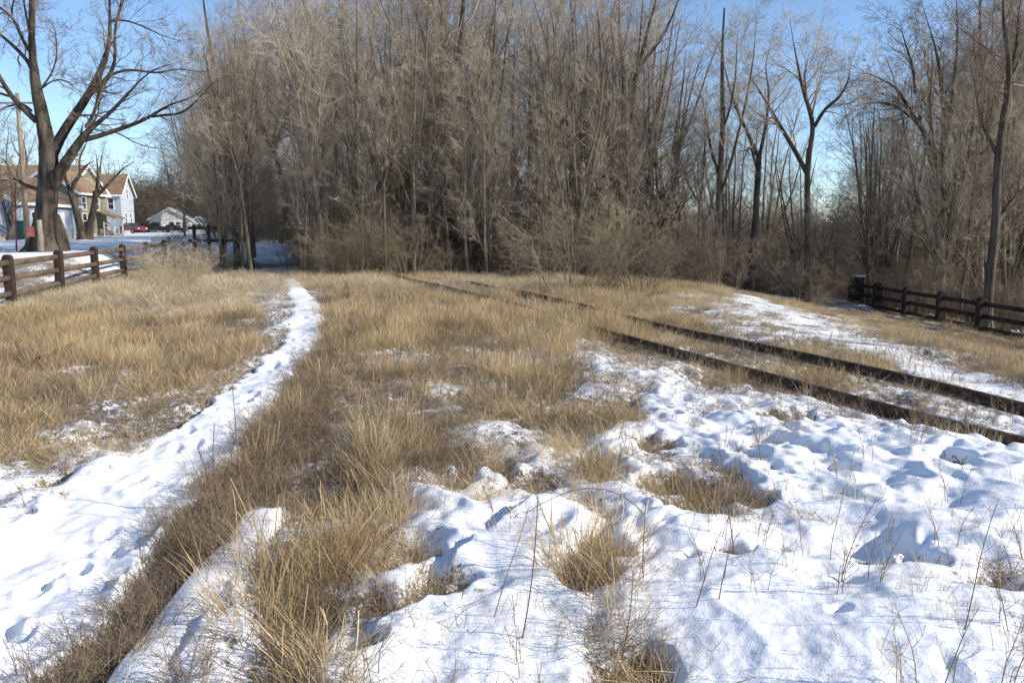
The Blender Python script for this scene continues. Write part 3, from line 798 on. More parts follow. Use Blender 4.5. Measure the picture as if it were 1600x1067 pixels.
traced_tree("leaning_tree", t11, 500, 430, 38, "pale trunked tree leaning left above the end of the snowy path", 31, bark='bark_pale', sub=(11, 5, 5, 4))

# ---- the wood: generic kinds, copied
KIN = [tree_meshes('pole', 101), tree_meshes('pole', 102), tree_meshes('pole', 103, 'twig_dark'), tree_meshes('vase', 104), tree_meshes('vase', 105),
       tree_meshes('fork', 106), tree_meshes('fork', 107, 'twig_dark'), tree_meshes('vase', 108)]
VT = ([200, 250, 300, 335, 400, 430, 600, 900, 1000, 1045, 1075, 1110, 1180, 1250, 1320, 1370, 1430, 1600, 1750],
      [310, 270, 170, 70, 60, -20, -70, -50, 20, 120, 180, 90, 90, 180, 200, 110, 10, -50, -60])
taken = [(-21.5, 38)]
def forest(n, D0, D1, u0, u1, gap, label, group, hm=(0, 90), cat='tree', kinds=range(8), wide=1.0):
    c = 0; tries = 0
    while c < n and tries < n * 60:
        tries += 1
        D = R.uniform(D0, D1); u = R.uniform(u0, u1); x = (u - CU) / FPX * D
        if u < 345 and D < 60: continue
        if 190 < u < 335 and 60 < D < 168: continue
        if 1135 < u < 1240 and D < 52: continue            # the path runs out here
        if 400 < u < 470 and D < 47: continue
        if x > 15.5 and D < 35 : continue
        if u > 1290 and x < 18.2: continue
        if any((x - a) ** 2 + (D - b) ** 2 < gap * gap for a, b in taken): continue
        taken.append((x, D)); c += 1
        v = np.interp(u, *VT) + R.uniform(*hm)
        h = CAM_H + (HOR - v) / FPX * D - float(base(x, D))
        h = max(h, 4.5)
        k = R.choice(list(kinds)); tm, cm = KIN[k]
        place_tree("bare_tree", tm, cm, x, D, h, R.uniform(0, 6.28), label, group, cat, lean=(R.gauss(0, .035), R.gauss(0, .045)), wide=wide * R.uniform(.85, 1.15))
forest(42, 37.5, 45, 400, 1640, 1.15, "bare grey-brown tree standing along the front edge of the wood", "trees along the front edge of the wood", (0, 150))
forest(14, 37, 46, 330, 400, .8, "slender bare tree at the left end of the wood by the dark railing", "slender trees at the left end of the wood", (0, 90), kinds=(0, 1, 2, 5), wide=.7)
forest(34, 45, 58, 400, 1700, 1.5, "bare tree in the second row inside the wood", "trees in the middle of the wood", (10, 120))
forest(34, 36.8, 41, 440, 1600, .7, 'thin young tree at the edge of the wood', 'young trees along the edge of the wood', (150, 260), kinds=(0, 1, 5), wide=.75)
forest(26, 53, 84, 1080, 1430, 1.0, 'slim bare tree standing in the opening beyond the end of the right-hand path', 'slim trees beyond the right-hand path', (60, 210), kinds=(0, 1, 2), wide=.75)
forest(28, 58, 80, 400, 1750, 1.9, "bare tree seen far back between the front trunks of the wood", "trees far back in the wood", (20, 150))
for u_, D_, h_, w_, lb_ in [(-25, 60, 11, 1.4, "bare tree at the left edge behind the wooden utility pole"), (20, 63, 9, 1.5, "branchy bare tree between the blue-grey house and the massive old tree"), (100, 112, 13, 1.3, "bare tree rising behind the yellow house roof"), (180, 128, 12, 1.4, "bare tree behind the ridge of the tall white house"), (60, 110, 14, 1.5, "spreading bare tree behind the tan roof at far left"), (230, 172, 13, 1.8, "wide bare tree left of the cream bungalow")]:
    x_ = (u_ - CU) / FPX * D_; place_tree("bare_tree", *KIN[R.choice((4, 5, 7))], x_, D_, h_, R.uniform(0, 6), lb_, None, wide=w_); taken.append((x_, D_))
forest(75, 125, 215, -60, 420, 2.6, "brown bare tree rising behind the houses across the street", "trees behind the houses", (10, 90), wide=1.3)
forest(22, 95, 160, 400, 1750, 3.0, "hazy bare tree on the far side of the wood", "trees beyond the wood", (170, 250), wide=1.3)

# two curved trees in front of the yellow house
def yard_tree(label, limbs, u0, v0, D, seed): traced_tree("yard_tree", limbs, u0, v0, D, label, seed, sub=(7, 5, 4, 3), sub_len=(2.4, .5, .5, .6), tw='twig')
yard_tree("curved yard tree leaning left before the yellow house", [[(134,372,.30),(132,355,.27),(128,335,.25),(124,315,.23),(120,300,.21)],[(121,305,.18),(128,290,.16),(140,275,.13),(150,262,.11),(165,255,.08)],[(122,305,.15),(112,285,.12),(106,265,.09),(100,240,.06)],[(140,275,.1),(136,250,.08),(145,225,.06),(150,200,.04)]], 134, 372, 66, 41)
yard_tree("yard tree leaning right across the lit front of the yellow house", [[(140,372,.30),(145,358,.27),(150,340,.24),(156,318,.21),(160,300,.18)],[(158,310,.15),(170,295,.13),(182,278,.10),(195,262,.08),(212,250,.05)],[(152,330,.14),(156,300,.12),(157,275,.10),(156,250,.07),(160,220,.04)],[(160,305,.1),(172,270,.08),(176,240,.05)]], 140, 372, 67, 42)

# ---- shrubs at the wood's edge, one by one
SHR = [shrub_mesh(201), shrub_mesh(202, 20, 3.2, .8), shrub_mesh(203, 13, 3.4, .5), shrub_mesh(204, 24, 2.4, .9), shrub_mesh(205, 14, 3.0, .6, 'twig_dark'), shrub_mesh(206, 18, 3.0, .8, 'twig_dark')]
PALE = shrub_mesh(207, 30, 1.6, .9, 'grass_pale', (5, 4, 2), .04, .006)
def shrub(name, k, x, y, h, label, group=None, me=None):
    o = link(name, me or SHR[k], loc=(x, y, float(base(x, y)) - .03), rot=(R.gauss(0, .08), R.gauss(0, .08), R.uniform(0, 6.28)), scale=(h / 3.0 * R.uniform(.8, 1.35), h / 3.0 * R.uniform(.8, 1.35), h / 3.0))
    return tag(o, label, "shrub", group)
for u, v, h, k, lb in [(640, 437, 2.8, 0, "tan bush directly before the many-stemmed giant tree"), (555, 436, 2.2, 1, "low tangled bush right of the end of the snowy path"),
                       (905, 455, 3.0, 1, "broad tan bush at the foot of the wood left of the twin-stem tree"), (1000, 460, 2.4, 3, "low spreading tan bush right of the twin-stem tree"),
                       (310, 412, 2.4, 4, "dark leaning bush at the left end of the wood by the grass bank")]:
    x, y = at(u, v); shrub("bush", k, x, y, h, lb)
c = 0
while c < 48:
    u = R.uniform(425, 1660); D = R.uniform(36.5, 42) if u < 1320 else R.uniform(36, 42)
    x = (u - CU) / FPX * D
    if 1130 < u < 1250 or 420 < u < 475 or (u > 1290 and x < 18.4): continue
    if any((x - a) ** 2 + (D - b) ** 2 < .5 for a, b in taken): continue
    taken.append((x, D)); c += 1
    shrub("bush", R.choice((0, 1, 2, 3, 4, 5)), x, D, R.uniform(1.3, 3.1), "twiggy brown bush in the undergrowth along the wood's edge", "bushes along the edge of the wood")
for u, v in [(250, 440), (300, 432), (345, 428), (285, 455)]:
    x, y = at(u, v); shrub("pale_weed_bush", 0, x, y, R.uniform(2.2, 3.0), "pale straw-coloured weed bush on the grass bank beside the left fence's far end", "pale weed bushes on the bank", PALE)

# ------------------------------------------------------------------ scatter by geometry nodes
def scatter(name, sources, X, Y, Z, rot, scl, idx, label, cat=None):
    src = bpy.data.collections.new(name + "_sources")
    for i, me_ in enumerate(sources):
        o = bpy.data.objects.new("%s_%02d" % (name, i), me_); src.objects.link(o)
    n = len(X)
    me_ = bpy.data.meshes.new(name); me_.vertices.add(n)
    me_.vertices.foreach_set("co", np.stack([X, Y, Z], 1).astype(np.float32).ravel())
    for an, ty, val, key in (("rot", 'FLOAT_VECTOR', rot, "vector"), ("scl", 'FLOAT_VECTOR', scl, "vector"), ("idx", 'INT', idx, "value")):
        a_ = me_.attributes.new(an, ty, 'POINT'); a_.data.foreach_set(key, np.asarray(val).astype(np.int32 if ty == 'INT' else np.float32).ravel())
    o = link(name, me_)
    ng = bpy.data.node_groups.new(name, 'GeometryNodeTree')
    ng.interface.new_socket("Geometry", in_out='INPUT', socket_type='NodeSocketGeometry')
    ng.interface.new_socket("Geometry", in_out='OUTPUT', socket_type='NodeSocketGeometry')
    A = ng.nodes.new; Lk = ng.links.new
    gi = A("NodeGroupInput"); go = A("NodeGroupOutput"); ip = A("GeometryNodeInstanceOnPoints"); ci = A("GeometryNodeCollectionInfo")
    ci.inputs[0].default_value = src; ci.inputs[1].default_value = True; ci.inputs[2].default_value = True
    def na(nm, ty):
        q = A("GeometryNodeInputNamedAttribute"); q.data_type = ty; q.inputs[0].default_value = nm; return q.outputs[0]
    e2r = A("FunctionNodeEulerToRotation"); Lk(na("rot", 'FLOAT_VECTOR'), e2r.inputs[0])
    ip.inputs["Pick Instance"].default_value = True
    Lk(gi.outputs[0], ip.inputs["Points"]); Lk(ci.outputs[0], ip.inputs["Instance"]); Lk(na("idx", 'INT'), ip.inputs["Instance Index"])
    Lk(e2r.outputs[0], ip.inputs["Rotation"]); Lk(na("scl", 'FLOAT_VECTOR'), ip.inputs["Scale"]); Lk(ip.outputs[0], go.inputs[0])
    md = o.modifiers.new("scatter", 'NODES'); md.node_group = ng
    o['kind'] = 'stuff'; o['label'] = label
    if cat: o['category'] = cat
    return o

# far brown wood behind the street
n = 150
ux = RNG.uniform(-100, 520, n); uy = RNG.uniform(170, 235, n); xx = (ux - CU) / FPX * uy; sc = RNG.uniform(1.8, 4.0, n)
scatter("distant_wood", SHR, xx, uy, base(xx, uy), np.stack([np.zeros(n), np.zeros(n), RNG.uniform(0, 6.28, n)], 1), np.stack([sc * 1.7, sc * 1.7, sc], 1), RNG.integers(0, 6, n),
        "far brown wood rising behind the houses", "wood")
n = 210
ux = RNG.uniform(380, 1800, n); uy = RNG.uniform(72, 135, n); xx = (ux - CU) / FPX * uy; sc = RNG.uniform(1.5, 2.9, n)
scatter("far_thicket", SHR, xx, uy, base(xx, uy), np.stack([np.zeros(n), np.zeros(n), RNG.uniform(0, 6.28, n)], 1), np.stack([sc * 1.6, sc * 1.6, sc], 1), RNG.integers(0, 6, n),
        "brown thicket closing the view beyond the wood", "thicket")
# underbrush inside the wood: nobody could count it
n = 260
ux = RNG.uniform(380, 1750, n * 3); uy = RNG.uniform(43, 66, n * 3); xx = (ux - CU) / FPX * uy
ok = ~(((ux > 1130) & (ux < 1245) & (uy < 52)) | ((ux > 400) & (ux < 480) & (uy < 52)))
xx, uy = xx[ok][:n], uy[ok][:n]; n = len(xx)
sc = RNG.uniform(.45, 1.15, n)
scatter("underbrush", SHR, xx, uy, base(xx, uy), np.stack([np.zeros(n), np.zeros(n), RNG.uniform(0, 6.28, n)], 1), np.stack([sc * 1.2, sc * 1.2, sc], 1), RNG.integers(0, 6, n),
        "dense brown underbrush filling the wood between the trunks", "underbrush")

# ------------------------------------------------------------------ grass
def blades(seed, n, rad_, h, wd, lean=.35, bend=.5, seg=4, mat='grass', heads=0.0):
    rng = np.random.default_rng(seed)
    a_ = rng.random(n) * 6.28; r = rad_ * np.sqrt(rng.random(n))
    Bp = np.stack([np.cos(a_) * r, np.sin(a_) * r, np.full(n, -.02)], 1)
    la = a_ + rng.normal(size=n) * 1.2; ln = np.abs(rng.normal(size=n)) * lean + .05
    D = np.stack([np.cos(la) * ln, np.sin(la) * ln, np.ones(n)], 1); D = norm(D)
    L = h * rng.uniform(.35, 1.1, n)
    bd = np.stack([np.cos(la), np.sin(la), -rng.random(n) * .8], 1) * (bend * rng.random(n) ** 1.6)[:, None]
    pts = [Bp]
    for j in range(seg):
        pts.append(pts[-1] + D * (L / seg)[:, None]); D = norm(D + bd * .55 + rng.normal(size=(n, 3)) * .05)
    P = np.stack(pts, 1)
    fa = rng.random(n) * 6.28; side = np.stack([np.cos(fa), np.sin(fa), np.zeros(n)], 1)
    W = wd * rng.uniform(.6, 1.3, n)[:, None] * np.array([1, 1, .9, .65, .2][:seg + 1] if seg == 4 else np.linspace(1, .3, seg + 1))[None]
    if heads:
        hd = rng.random(n) < heads; W[hd, -1] *= 5; W[hd, -2] *= 2.2
    Lf = P - side[:, None] * W[:, :, None] * .5; Rt = P + side[:, None] * W[:, :, None] * .5
    V = np.stack([Lf, Rt], 2).reshape(n, -1, 3)
    m = 2 * (seg + 1)
    i, j = np.meshgrid(np.arange(n), np.arange(seg), indexing='ij'); o = i * m + 2 * j
    F = np.stack([o, o + 1, o + 3, o + 2], -1).reshape(-1, 4)
    return mesh_np("grass_clump", V.reshape(-1, 3), F, M[mat], smooth=False)

TALL = [blades(301, 60, .13, .58, .0036, .22, .2, heads=.25), blades(302, 54, .17, .50, .0034, .35, .3), blades(303, 66, .12, .66, .0032, .18, .15, heads=.4), blades(304, 46, .16, .54, .0036, .5, .45)]
SHORT = [blades(305, 46, .15, .26, .0035, .6, .7), blades(306, 40, .18, .20, .0035, .9, .6), blades(307, 34, .2, .16, .003, 1.3, .5, mat='grass_pale')]
BROWN = [blades(308, 44, .15, .32, .0032, .7, .7, mat='grass_brown'), shrub_mesh(309, 9, .42, .8, 'grass_brown', (4, 3, 2), .02, .0022)]
PALEG = [blades(310, 56, .15, .62, .0036, .3, .45, mat='grass_pale', heads=.4), blades(311, 50, .15, .5, .0038, .45, .6, mat='grass_pale')]
# the tiny shrub mesh was made with thick minimum radii: thin it by rebuilding with blades-like tubes
def weed_mesh(seed, stems, Hh, mat, spread=.6, r=.0016):
    rng = np.random.default_rng(seed); ps = []; rs = []
    for q in range(stems):
        a_ = rng.random() * 6.28; sp = Hh * spread * rng.uniform(.1, .8); h = Hh * rng.uniform(.55, 1)
        b0 = np.array((math.cos(a_), math.sin(a_), 0)) * rng.uniform(0, .08)
        pts = [b0 - np.array((0, 0, .03))] + [(b0[0] + math.cos(a_) * sp * (j / 4) ** 1.3 + rng.normal() * .012, b0[1] + math.sin(a_) * sp * (j / 4) ** 1.3 + rng.normal() * .012, h * j / 4) for j in range(1, 5)]
        p, rr_ = resample(pts, np.linspace(r * 1.4, r * .7, 5), 6); ps.append(p); rs.append(rr_)
    P, Rr = np.array(ps), np.array(rs)
    L1 = grow(P, Rr, 5, .25, .97, (25, 65), .35, 4, rng, .05, .22, .7, minr=r * .8)
    L2 = grow(*L1, 3, .2, .98, (25, 60), .5, 3, rng, .03, .2, .7, minr=r * .6)
    V, F = join([tubes(P, Rr, 3), tubes(*L1, 3), tubes(*L2, 3)])
    return mesh_np("weed", V, F, M[mat])
BROWN[1] = weed_mesh(309, 7, .42, 'grass_brown')
BROWN.append(weed_mesh(312, 10, .30, 'grass_brown', 1.0))
SRC = TALL + SHORT + BROWN + PALEG      # 0-3 tall, 4-6 short, 7-9 brown, 10-11 pale

def candidates(n, r0, r1, amax=44):
    r = np.sqrt(RNG.uniform(r0 * r0, r1 * r1, n)); a_ = np.radians(RNG.uniform(-amax, amax, n))
    return r * np.sin(a_), r * np.cos(a_)
Xs, Ys = [], []
for n, r0, r1 in ((15000, 1.8, 9), (26000, 9, 20), (40000, 20, 44)):
    x, y = candidates(n, r0, r1); Xs.append(x); Ys.append(y)
X = np.concatenate(Xs); Y = np.concatenate(Ys)
Zb = base(X, Y); S, G, k1, k2, (dr, sr, kr) = masks(X, Y, Zb)
dens = G * np.clip(.62 + 1.0 * fbm(X * .9, Y * .9, 3, 120) + .7 * fbm(X * .3, Y * .3, 2, 121), .03, 1.1)
dens = np.where(G < .30, dens * .55, dens)
dens = dens * np.where(Y > 20, .72, .70)
dwz, wwz, _, _ = seg_dist(X, Y, WEEDS); dens = np.where(dwz < wwz * 1.05, .62, dens)
keep = RNG.random(len(X)) < dens
for RL, wdt in ((RAILA, .07), (RAILB, .07)):
    dq, _, sq, _ = seg_dist(X, Y, RL); keep &= ~((dq < wdt))
    keep &= ~((sq > 0) & (dq < .28 + .02 * Y) & (RNG.random(len(X)) < .45))
keep &= ~((S > .62) & (G < .3) & (RNG.random(len(X)) < .5))
X, Y, G, S = X[keep], Y[keep], G[keep], S[keep]
Z, att = height(X.copy(), Y.copy(), False)
Zb = base(X, Y); Z = np.minimum(Z, Zb + .09)
u, v = proj(X, Y, Zb)
n = len(X)
kindn = fbm(X * .5, Y * .5, 3, 130) + RNG.normal(size=n) * .22
q = RNG.random(n)
idx = np.where(G > .62, RNG.integers(0, 4, n), RNG.integers(3, 7, n))
idx = np.where((G < .35), RNG.integers(4, 8, n), idx)
idx = np.where(kindn < -.06, RNG.integers(7, 10, n), idx)
dwz, wwz, _, _ = seg_dist(X, Y, WEEDS); darkz = dwz < wwz * 1.2          # brown weeds beside the buried rail
idx = np.where(darkz & (q < .85), RNG.integers(7, 10, n), idx)
palez = (Y > 20) & (u < 460)
idx = np.where(palez & (q < .6), RNG.integers(10, 12, n), idx)
idx = np.where((Y > 26) & (q > .5) & (u < 900), RNG.integers(10, 12, n), idx)
hs = .28 + .34 * G + .30 * noise(X * .6, Y * .6, 140)
hs = np.where(darkz, .95, hs)
hs = hs * np.where((u > 1000), .72, 1.0) * np.where((v > 640) & (u > 620), .8, 1.0) * np.where(darkz, .72, 1)
hs = np.clip(hs * RNG.uniform(.75, 1.2, n), .3, 1.35)
wdn = RNG.uniform(.85, 1.35, n) * np.where(Y > 18, 1.35, 1.0)
rot = np.stack([RNG.normal(size=n) * .10, RNG.normal(size=n) * .10 , RNG.uniform(0, 6.28, n)], 1)
scatter("dry_grass", SRC, X, Y, Z, rot, np.stack([wdn, wdn, hs], 1), idx, "dry straw-coloured grass and brown weeds covering the old track bed", "grass")
print("grass clumps", n)
# short stubble breaking through the snow near the camera
x, y = candidates(13000, 1.8, 18, 44); zb = base(x, y); S, G, k1, _, _ = masks(x, y, zb)
k = (noise(x * 1.3, y * 1.3, 150) + RNG.normal(size=len(x)) * .3 > .26) & (k1 < .3) | ((G > .5) & (RNG.random(len(x)) < .7))
x, y = x[k], y[k]; z, _ = height(x.copy(), y.copy(), False); n = len(x)
STUB = [blades(321, 9, .10, .17, .0026, .5, .5), blades(322, 7, .14, .14, .0026, .8, .6, mat='grass_brown'), weed_mesh(323, 3, .24, 'grass_brown'), blades(324, 14, .07, .20, .0026, .3, .4, mat='grass_pale')]
s = RNG.uniform(.5, 1.4, n)
scatter("dry_stubble", STUB, x, y, z, np.stack([np.zeros(n), np.zeros(n), RNG.uniform(0, 6.28, n)], 1), np.stack([s, s, s], 1), RNG.integers(0, 4, n), "thin dry stubble poking through the snow", "stubble")

# ---- tussocks standing alone in the snow (things)
TUS = [blades(331, 260, .20, .50, .0034, .35, .6, heads=.15), blades(332, 230, .24, .42, .0034, .5, .8), blades(333, 170, .17, .34, .0034, .55, .8)]
for u, v, k, s, lb in [(905, 925, 0, 1.35, "tall tan grass tussock in the snow at the bottom centre"), (935, 895, 1, 1.1, "thinner tan tussock touching the right of the tall centre tussock"),
                       (1085, 815, 1, 1.35, "round golden grass tussock in the snow right of centre"), (1115, 790, 2, 1.2, "small tussock behind the round golden one"),
                       (1565, 955, 2, 1.1, "tan tussock in a snow hollow near the lower right edge"), (1140, 895, 2, .65, "little brown tussock in a snow pit below the round golden one"),
                       (400, 985, 0, 1.1, "dense golden tussock beside the snow-covered rail at lower left"), (440, 900, 0, 1.2, "tall golden tussock behind the dense one beside the buried rail"),
                       (1000, 1075, 2, 1.1, "reddish tan tussock at the bottom edge right of centre"), (1565, 705, 2, 1.0, "tan tussock beside the nearer rail at the right edge"),
                       (1040, 775, 2, 1.0, "loose tussock at the upper left of the round golden one"), (1015, 705, 2, 1.1, "low spreading tussock where the central grass meets the trampled snow"),
                       (1180, 805, 2, .8, "sparse brownish tussock right of the round golden one"), (765, 745, 1, .9, "tan tussock rising between two snow mounds left of centre"),
                       (620, 890, 1, .85, "bent tan tussock on the slope left of the snow ledge"), (680, 930, 1, .8, "short tussock leaning over the snow ledge"), (600, 965, 2, 1.0, "flattened tussock at the lower end of the snow ledge"),
                       (1475, 755, 2, .7, "wispy low tussock in the right snowfield below the rails"), (1440, 912, 2, .5, "tiny tussock in the deep snow hollow at right")]:
    x, y = at(u, v)
    o = link("grass_tussock", TUS[k], loc=(x, y, H(x, y) - .03), rot=(0, 0, R.uniform(0, 6)), scale=(s, s, s * 1.0)); tag(o, lb, "grass tussock", "tussocks standing in the snow")

# ---- single dead stalks
def stalk(label, pts, u, v, rr, seed, br=(6, 0), cat="weed stalk", mat='stalk'):
    """pts: sideways/up offsets in metres"""
    x, y = at(u, v); rng = np.random.default_rng(seed)
    z = H(x, y)
    P, Rr = stem([(p[0], p[2] if len(p) > 2 else 0, p[1]) for p in pts], np.linspace(rr, rr * .45, len(pts)), 9)
    parts = [tubes(P, Rr, 5)]
    if br[0]:
        A = grow(P, Rr, br[0], .3, .98, (22, 50), .28, 4, rng, .15, .12, .6, minr=.0012); parts.append(tubes(*A, 3))
        if br[1]:
            B_ = grow(*A, br[1], .3, .98, (22, 50), .45, 3, rng, .1, .15, .7, minr=.001); parts.append(tubes(*B_, 3))
    V, F = join(parts)
    o = link("weed_stalk", mesh_np("weed_stalk", V, F, M[mat]), loc=(x, y, z - .03)); tag(o, label, cat, "dead weed stalks")
    return o
stalk("dark knobbly branched stalk leaning left at lower left beside the path", [(0, 0), (-.05, .25), (-.11, .5), (-.16, .68)], 352, 838, .007, 1, (8, 0))
stalk("dark stalk with a straight top between the two others beside the path", [(0, 0), (-.02, .25), (-.04, .5), (-.01, .75)], 345, 818, .006, 2, (6, 0))
stalk("tall single straight stalk right of the knobbly pair at lower left", [(0, 0), (-.03, .35), (-.04, .7), (-.05, .95)], 384, 822, .005, 3, (3, 0))
stalk("tall thin dark stalk rising from the snow at bottom centre", [(0, 0), (.05, .3), (.07, .6), (.08, .85)], 815, 1035, .004, 4, (0, 0))
stalk("thin curved stalk leaning right at bottom centre", [(0, 0), (.06, .22), (.13, .42), (.18, .6)], 770, 1000, .003, 5, (4, 0))
stalk("beaded weed stem leaning right in the snow below the little pit", [(0, 0), (.04, .15), (.08, .32), (.12, .42)], 1083, 1005, .003, 6, (0, 0))
stalk("second beaded weed stem standing straighter in the snow", [(0, 0), (.02, .15), (.05, .3), (.06, .42)], 1120, 998, .003, 7, (0, 0))
stalk("thin vertical weed stem left of the beaded pair", [(0, 0), (.0, .2), (.01, .4), (.01, .55)], 1003, 942, .003, 8, (3, 0))
stalk("grey twiggy stalk standing in the brown pit right of centre", [(0, 0), (-.03, .2), (-.07, .4), (-.10, .52)], 1147, 912, .004, 9, (6, 3))
stalk("spindly weed with side sprigs in the right snowfield", [(0, 0), (.03, .15), (.09, .32), (.16, .45)], 1312, 945, .003, 10, (9, 3))
stalk("fine upright weed at the right snowfield beside the spindly one", [(0, 0), (.0, .15), (.04, .3), (.06, .5)], 1295, 915, .0025, 11, (7, 2))
stalk("wispy weed stem leaning left in the right snowfield", [(0, 0), (-.03, .15), (-.04, .28), (-.08, .4)], 1255, 905, .0022, 12, (5, 0))
stalk("tall fine weed near the lower right corner", [(0, 0), (.03, .2), (.05, .4), (.1, .6)], 1500, 1060, .003, 13, (7, 2))
stalk("pinkish forked weed standing in the grass before the nearer rail", [(0, 0), (-.03, .4), (-.12, .85), (-.22, 1.2)], 850, 690, .007, 14, (8, 3))
stalk("pale thin weed leaning over the grass left of the forked one", [(0, 0), (.05, .35), (.10, .7), (.18, .95)], 655, 665, .005, 15, (6, 2))
stalk("long arching bramble stem crossing the snow mound at the centre", [(0, 0), (-.12, .16), (-.38, .22), (-.62, .14), (-.8, .02)], 1010, 850, .0045, 16, (0, 0))
stalk("branching twig weed at the bottom edge before the tan tussock", [(0, 0), (.02, .15), (.05, .32), (.06, .5)], 965, 1064, .004, 17, (9, 4))
stalk("bent straw stem leaning before the left fence", [(0, 0), (-.3, .35), (-.75, .7), (-1.05, .95)], 118, 490, .008, 18, (3, 0), mat='bark_pale')
for i, (u, v) in enumerate([(560, 600), (600, 540), (690, 560), (740, 640), (790, 600), (520, 640), (640, 700), (860, 640), (480, 690), (590, 740), (710, 500), (900, 700)]):
    stalk("thin pinkish-brown weed rising a little above the central grass", [(0, 0), (R.uniform(-.05, .05), .35), (R.uniform(-.1, .1), .7), (R.uniform(-.2, .2), .9)], u, v, .0045, 60 + i, (8, 3))['group'] = "weeds rising above the central grass"

# ------------------------------------------------------------------ rails
PROF = [(-.075, 0), (.075, 0), (.075, .012), (.02, .028), (.012, .04), (.012, .105), (.036, .118), (.037, .145), (.03, .155), (-.03, .155), (-.037, .145), (-.036, .118), (-.012, .105), (-.012, .04), (-.02, .028), (-.075, .012)]
def rail(name, L, label, lift=.03, step=.6, k=.88):
    P = []
    s = np.concatenate([[0], np.cumsum(np.hypot(np.diff(L[:, 0]), np.diff(L[:, 1])))])
    n = int(s[-1] / step) + 2; t = np.linspace(0, s[-1], n)
    x = np.interp(t, s, L[:, 0]); y = np.interp(t, s, L[:, 1])
    for _ in range(14):
        x[1:-1] = x[1:-1] * .5 + (x[:-2] + x[2:]) * .25; y[1:-1] = y[1:-1] * .5 + (y[:-2] + y[2:]) * .25
    z = base(x, y) + lift
    z = z - .02 * np.clip((y - 16) / 12, 0, 1)
    for _ in range(4): z[1:-1] = z[1:-1] * .5 + (z[:-2] + z[2:]) * .25
    dx = np.gradient(x); dy = np.gradient(y); l = np.hypot(dx, dy); nx, ny = dy / l, -dx / l
    m = len(PROF); V = []; F = []
    for i in range(n):
        for a_, b_ in PROF: V.append((x[i] + nx[i] * a_ * k, y[i] + ny[i] * a_ * k, z[i] + b_ * k))
    for i in range(n - 1):
        for j in range(m): F.append((i*m+j, i*m+(j+1) % m, (i+1)*m+(j+1) % m, (i+1)*m+j))
    F += [tuple(range(m)), tuple(range((n-1)*m, n*m))[::-1]]
    me_ = bpy.data.meshes.new(name); me_.from_pydata(V, [], F); me_.materials.append(M['rust']); me_.update()
    o = link(name, me_); tag(o, label, "rail"); return o
rail("railway_rail", RAILA, "rusty dark rail farther right, running into the grass toward the wood", .05)
rail("railway_rail", RAILB, "rusty dark rail of the right track, nearer the camera and left of its partner", .05)
rail("railway_rail", RAILC[:4], "short dark rail half sunk in grass just right of the snowy path", .03)
rail("railway_rail", RIDGE, "rail buried under a ridge of snow at lower left", -.10)
rail("railway_rail", TRAIL, "dark rail end showing in the tan grass at the far left", .05)

# ------------------------------------------------------------------ fences
def fence(name, p0, d, n, first, sp, hgt, pw, pd, rails, rh, rt, mpost, mrail, label, dip=0, round_top=True, zfun=None):
    e = link(name, None, loc=(p0[0], p0[1], zfun(0))); tag(e, label, "fence")
    ang_ = math.atan2(d[1], d[0])
    e.rotation_euler = (0, 0, ang_)
    z0 = zfun(0)
    prof = [(-pw/2, -.5), (pw/2, -.5)]
    if round_top: prof += [(pw/2 * math.cos(t), hgt - pw/2 + pw/2 * math.sin(t)) for t in np.linspace(0, math.pi, 9)]
    else: prof += [(pw/2, hgt), (-pw/2, hgt)]
    pm = MB(); pm.prism(prof, 'x', -pd/2, pd/2); pmesh = pm.mesh("post", mpost, bevel=.012)
    for i in range(first, n):
        link("post", pmesh, e, loc=(i * sp, 0, zfun(i * sp) - z0), rot=(R.gauss(0, .012), R.gauss(0, .012), R.gauss(0, .03)))
    for i in range(first, n - 1):
        za, zb_ = zfun(i * sp) - z0, zfun((i + 1) * sp) - z0
        for rz in rails:
            rm = MB(); oy = R.gauss(0, .012); j1, j2 = R.gauss(0, .012), R.gauss(0, .012)
            rm.tube([(i * sp + pd * .30, oy, za + rz + j1), ((i + .5) * sp, oy + .01, (za + zb_) / 2 + rz + (j1 + j2) / 2 - .008), ((i + 1) * sp - pd * .30, oy, zb_ + rz + j2)], 1.0, 12)
            rm.v = [(vx, oy + (vy - oy) * rt / 2, vz) for vx, vy, vz in rm.v]
            zs = lambda vx: za + (zb_ - za) * (vx - i * sp) / sp + rz
            rm.v = [(vx, vy, zs(vx) + (vz - zs(vx)) * rh / 2) for vx, vy, vz in rm.v]
            rm.build("fence_rail", mrail, e, smooth=True)
    return e
lf = lambda s: float(base(F0[0] + FD[0] * s, F0[1] + FD[1] * s)) - .02
ezL = lambda s: lf(0) * max(0, 1 - max(s, 0) / 20) + lf(19.4) * min(1, max(s, 0) / 20)
fence("rail_fence", F0, FD, 6, -2, 3.9, 1.46, .22, .24, (.42, .84, 1.24), .165, .11, M['fence_brown'], M['fence_rail'], "brown three-rail fence with round-topped posts at the left of the clearing", zfun=ezL)
RF0 = (17.1, 41.5); RFd = np.array((.0, -1.0))
rzf = lambda s: -1.70
fence("rail_fence", RF0, RFd, 8, 0, 2.9, 1.35, .32, .30, (.22, .66, 1.10), .17, .12, M['fence_dark'], M['fence_dark'], "very dark rail fence with thick posts at the right of the clearing", zfun=rzf)

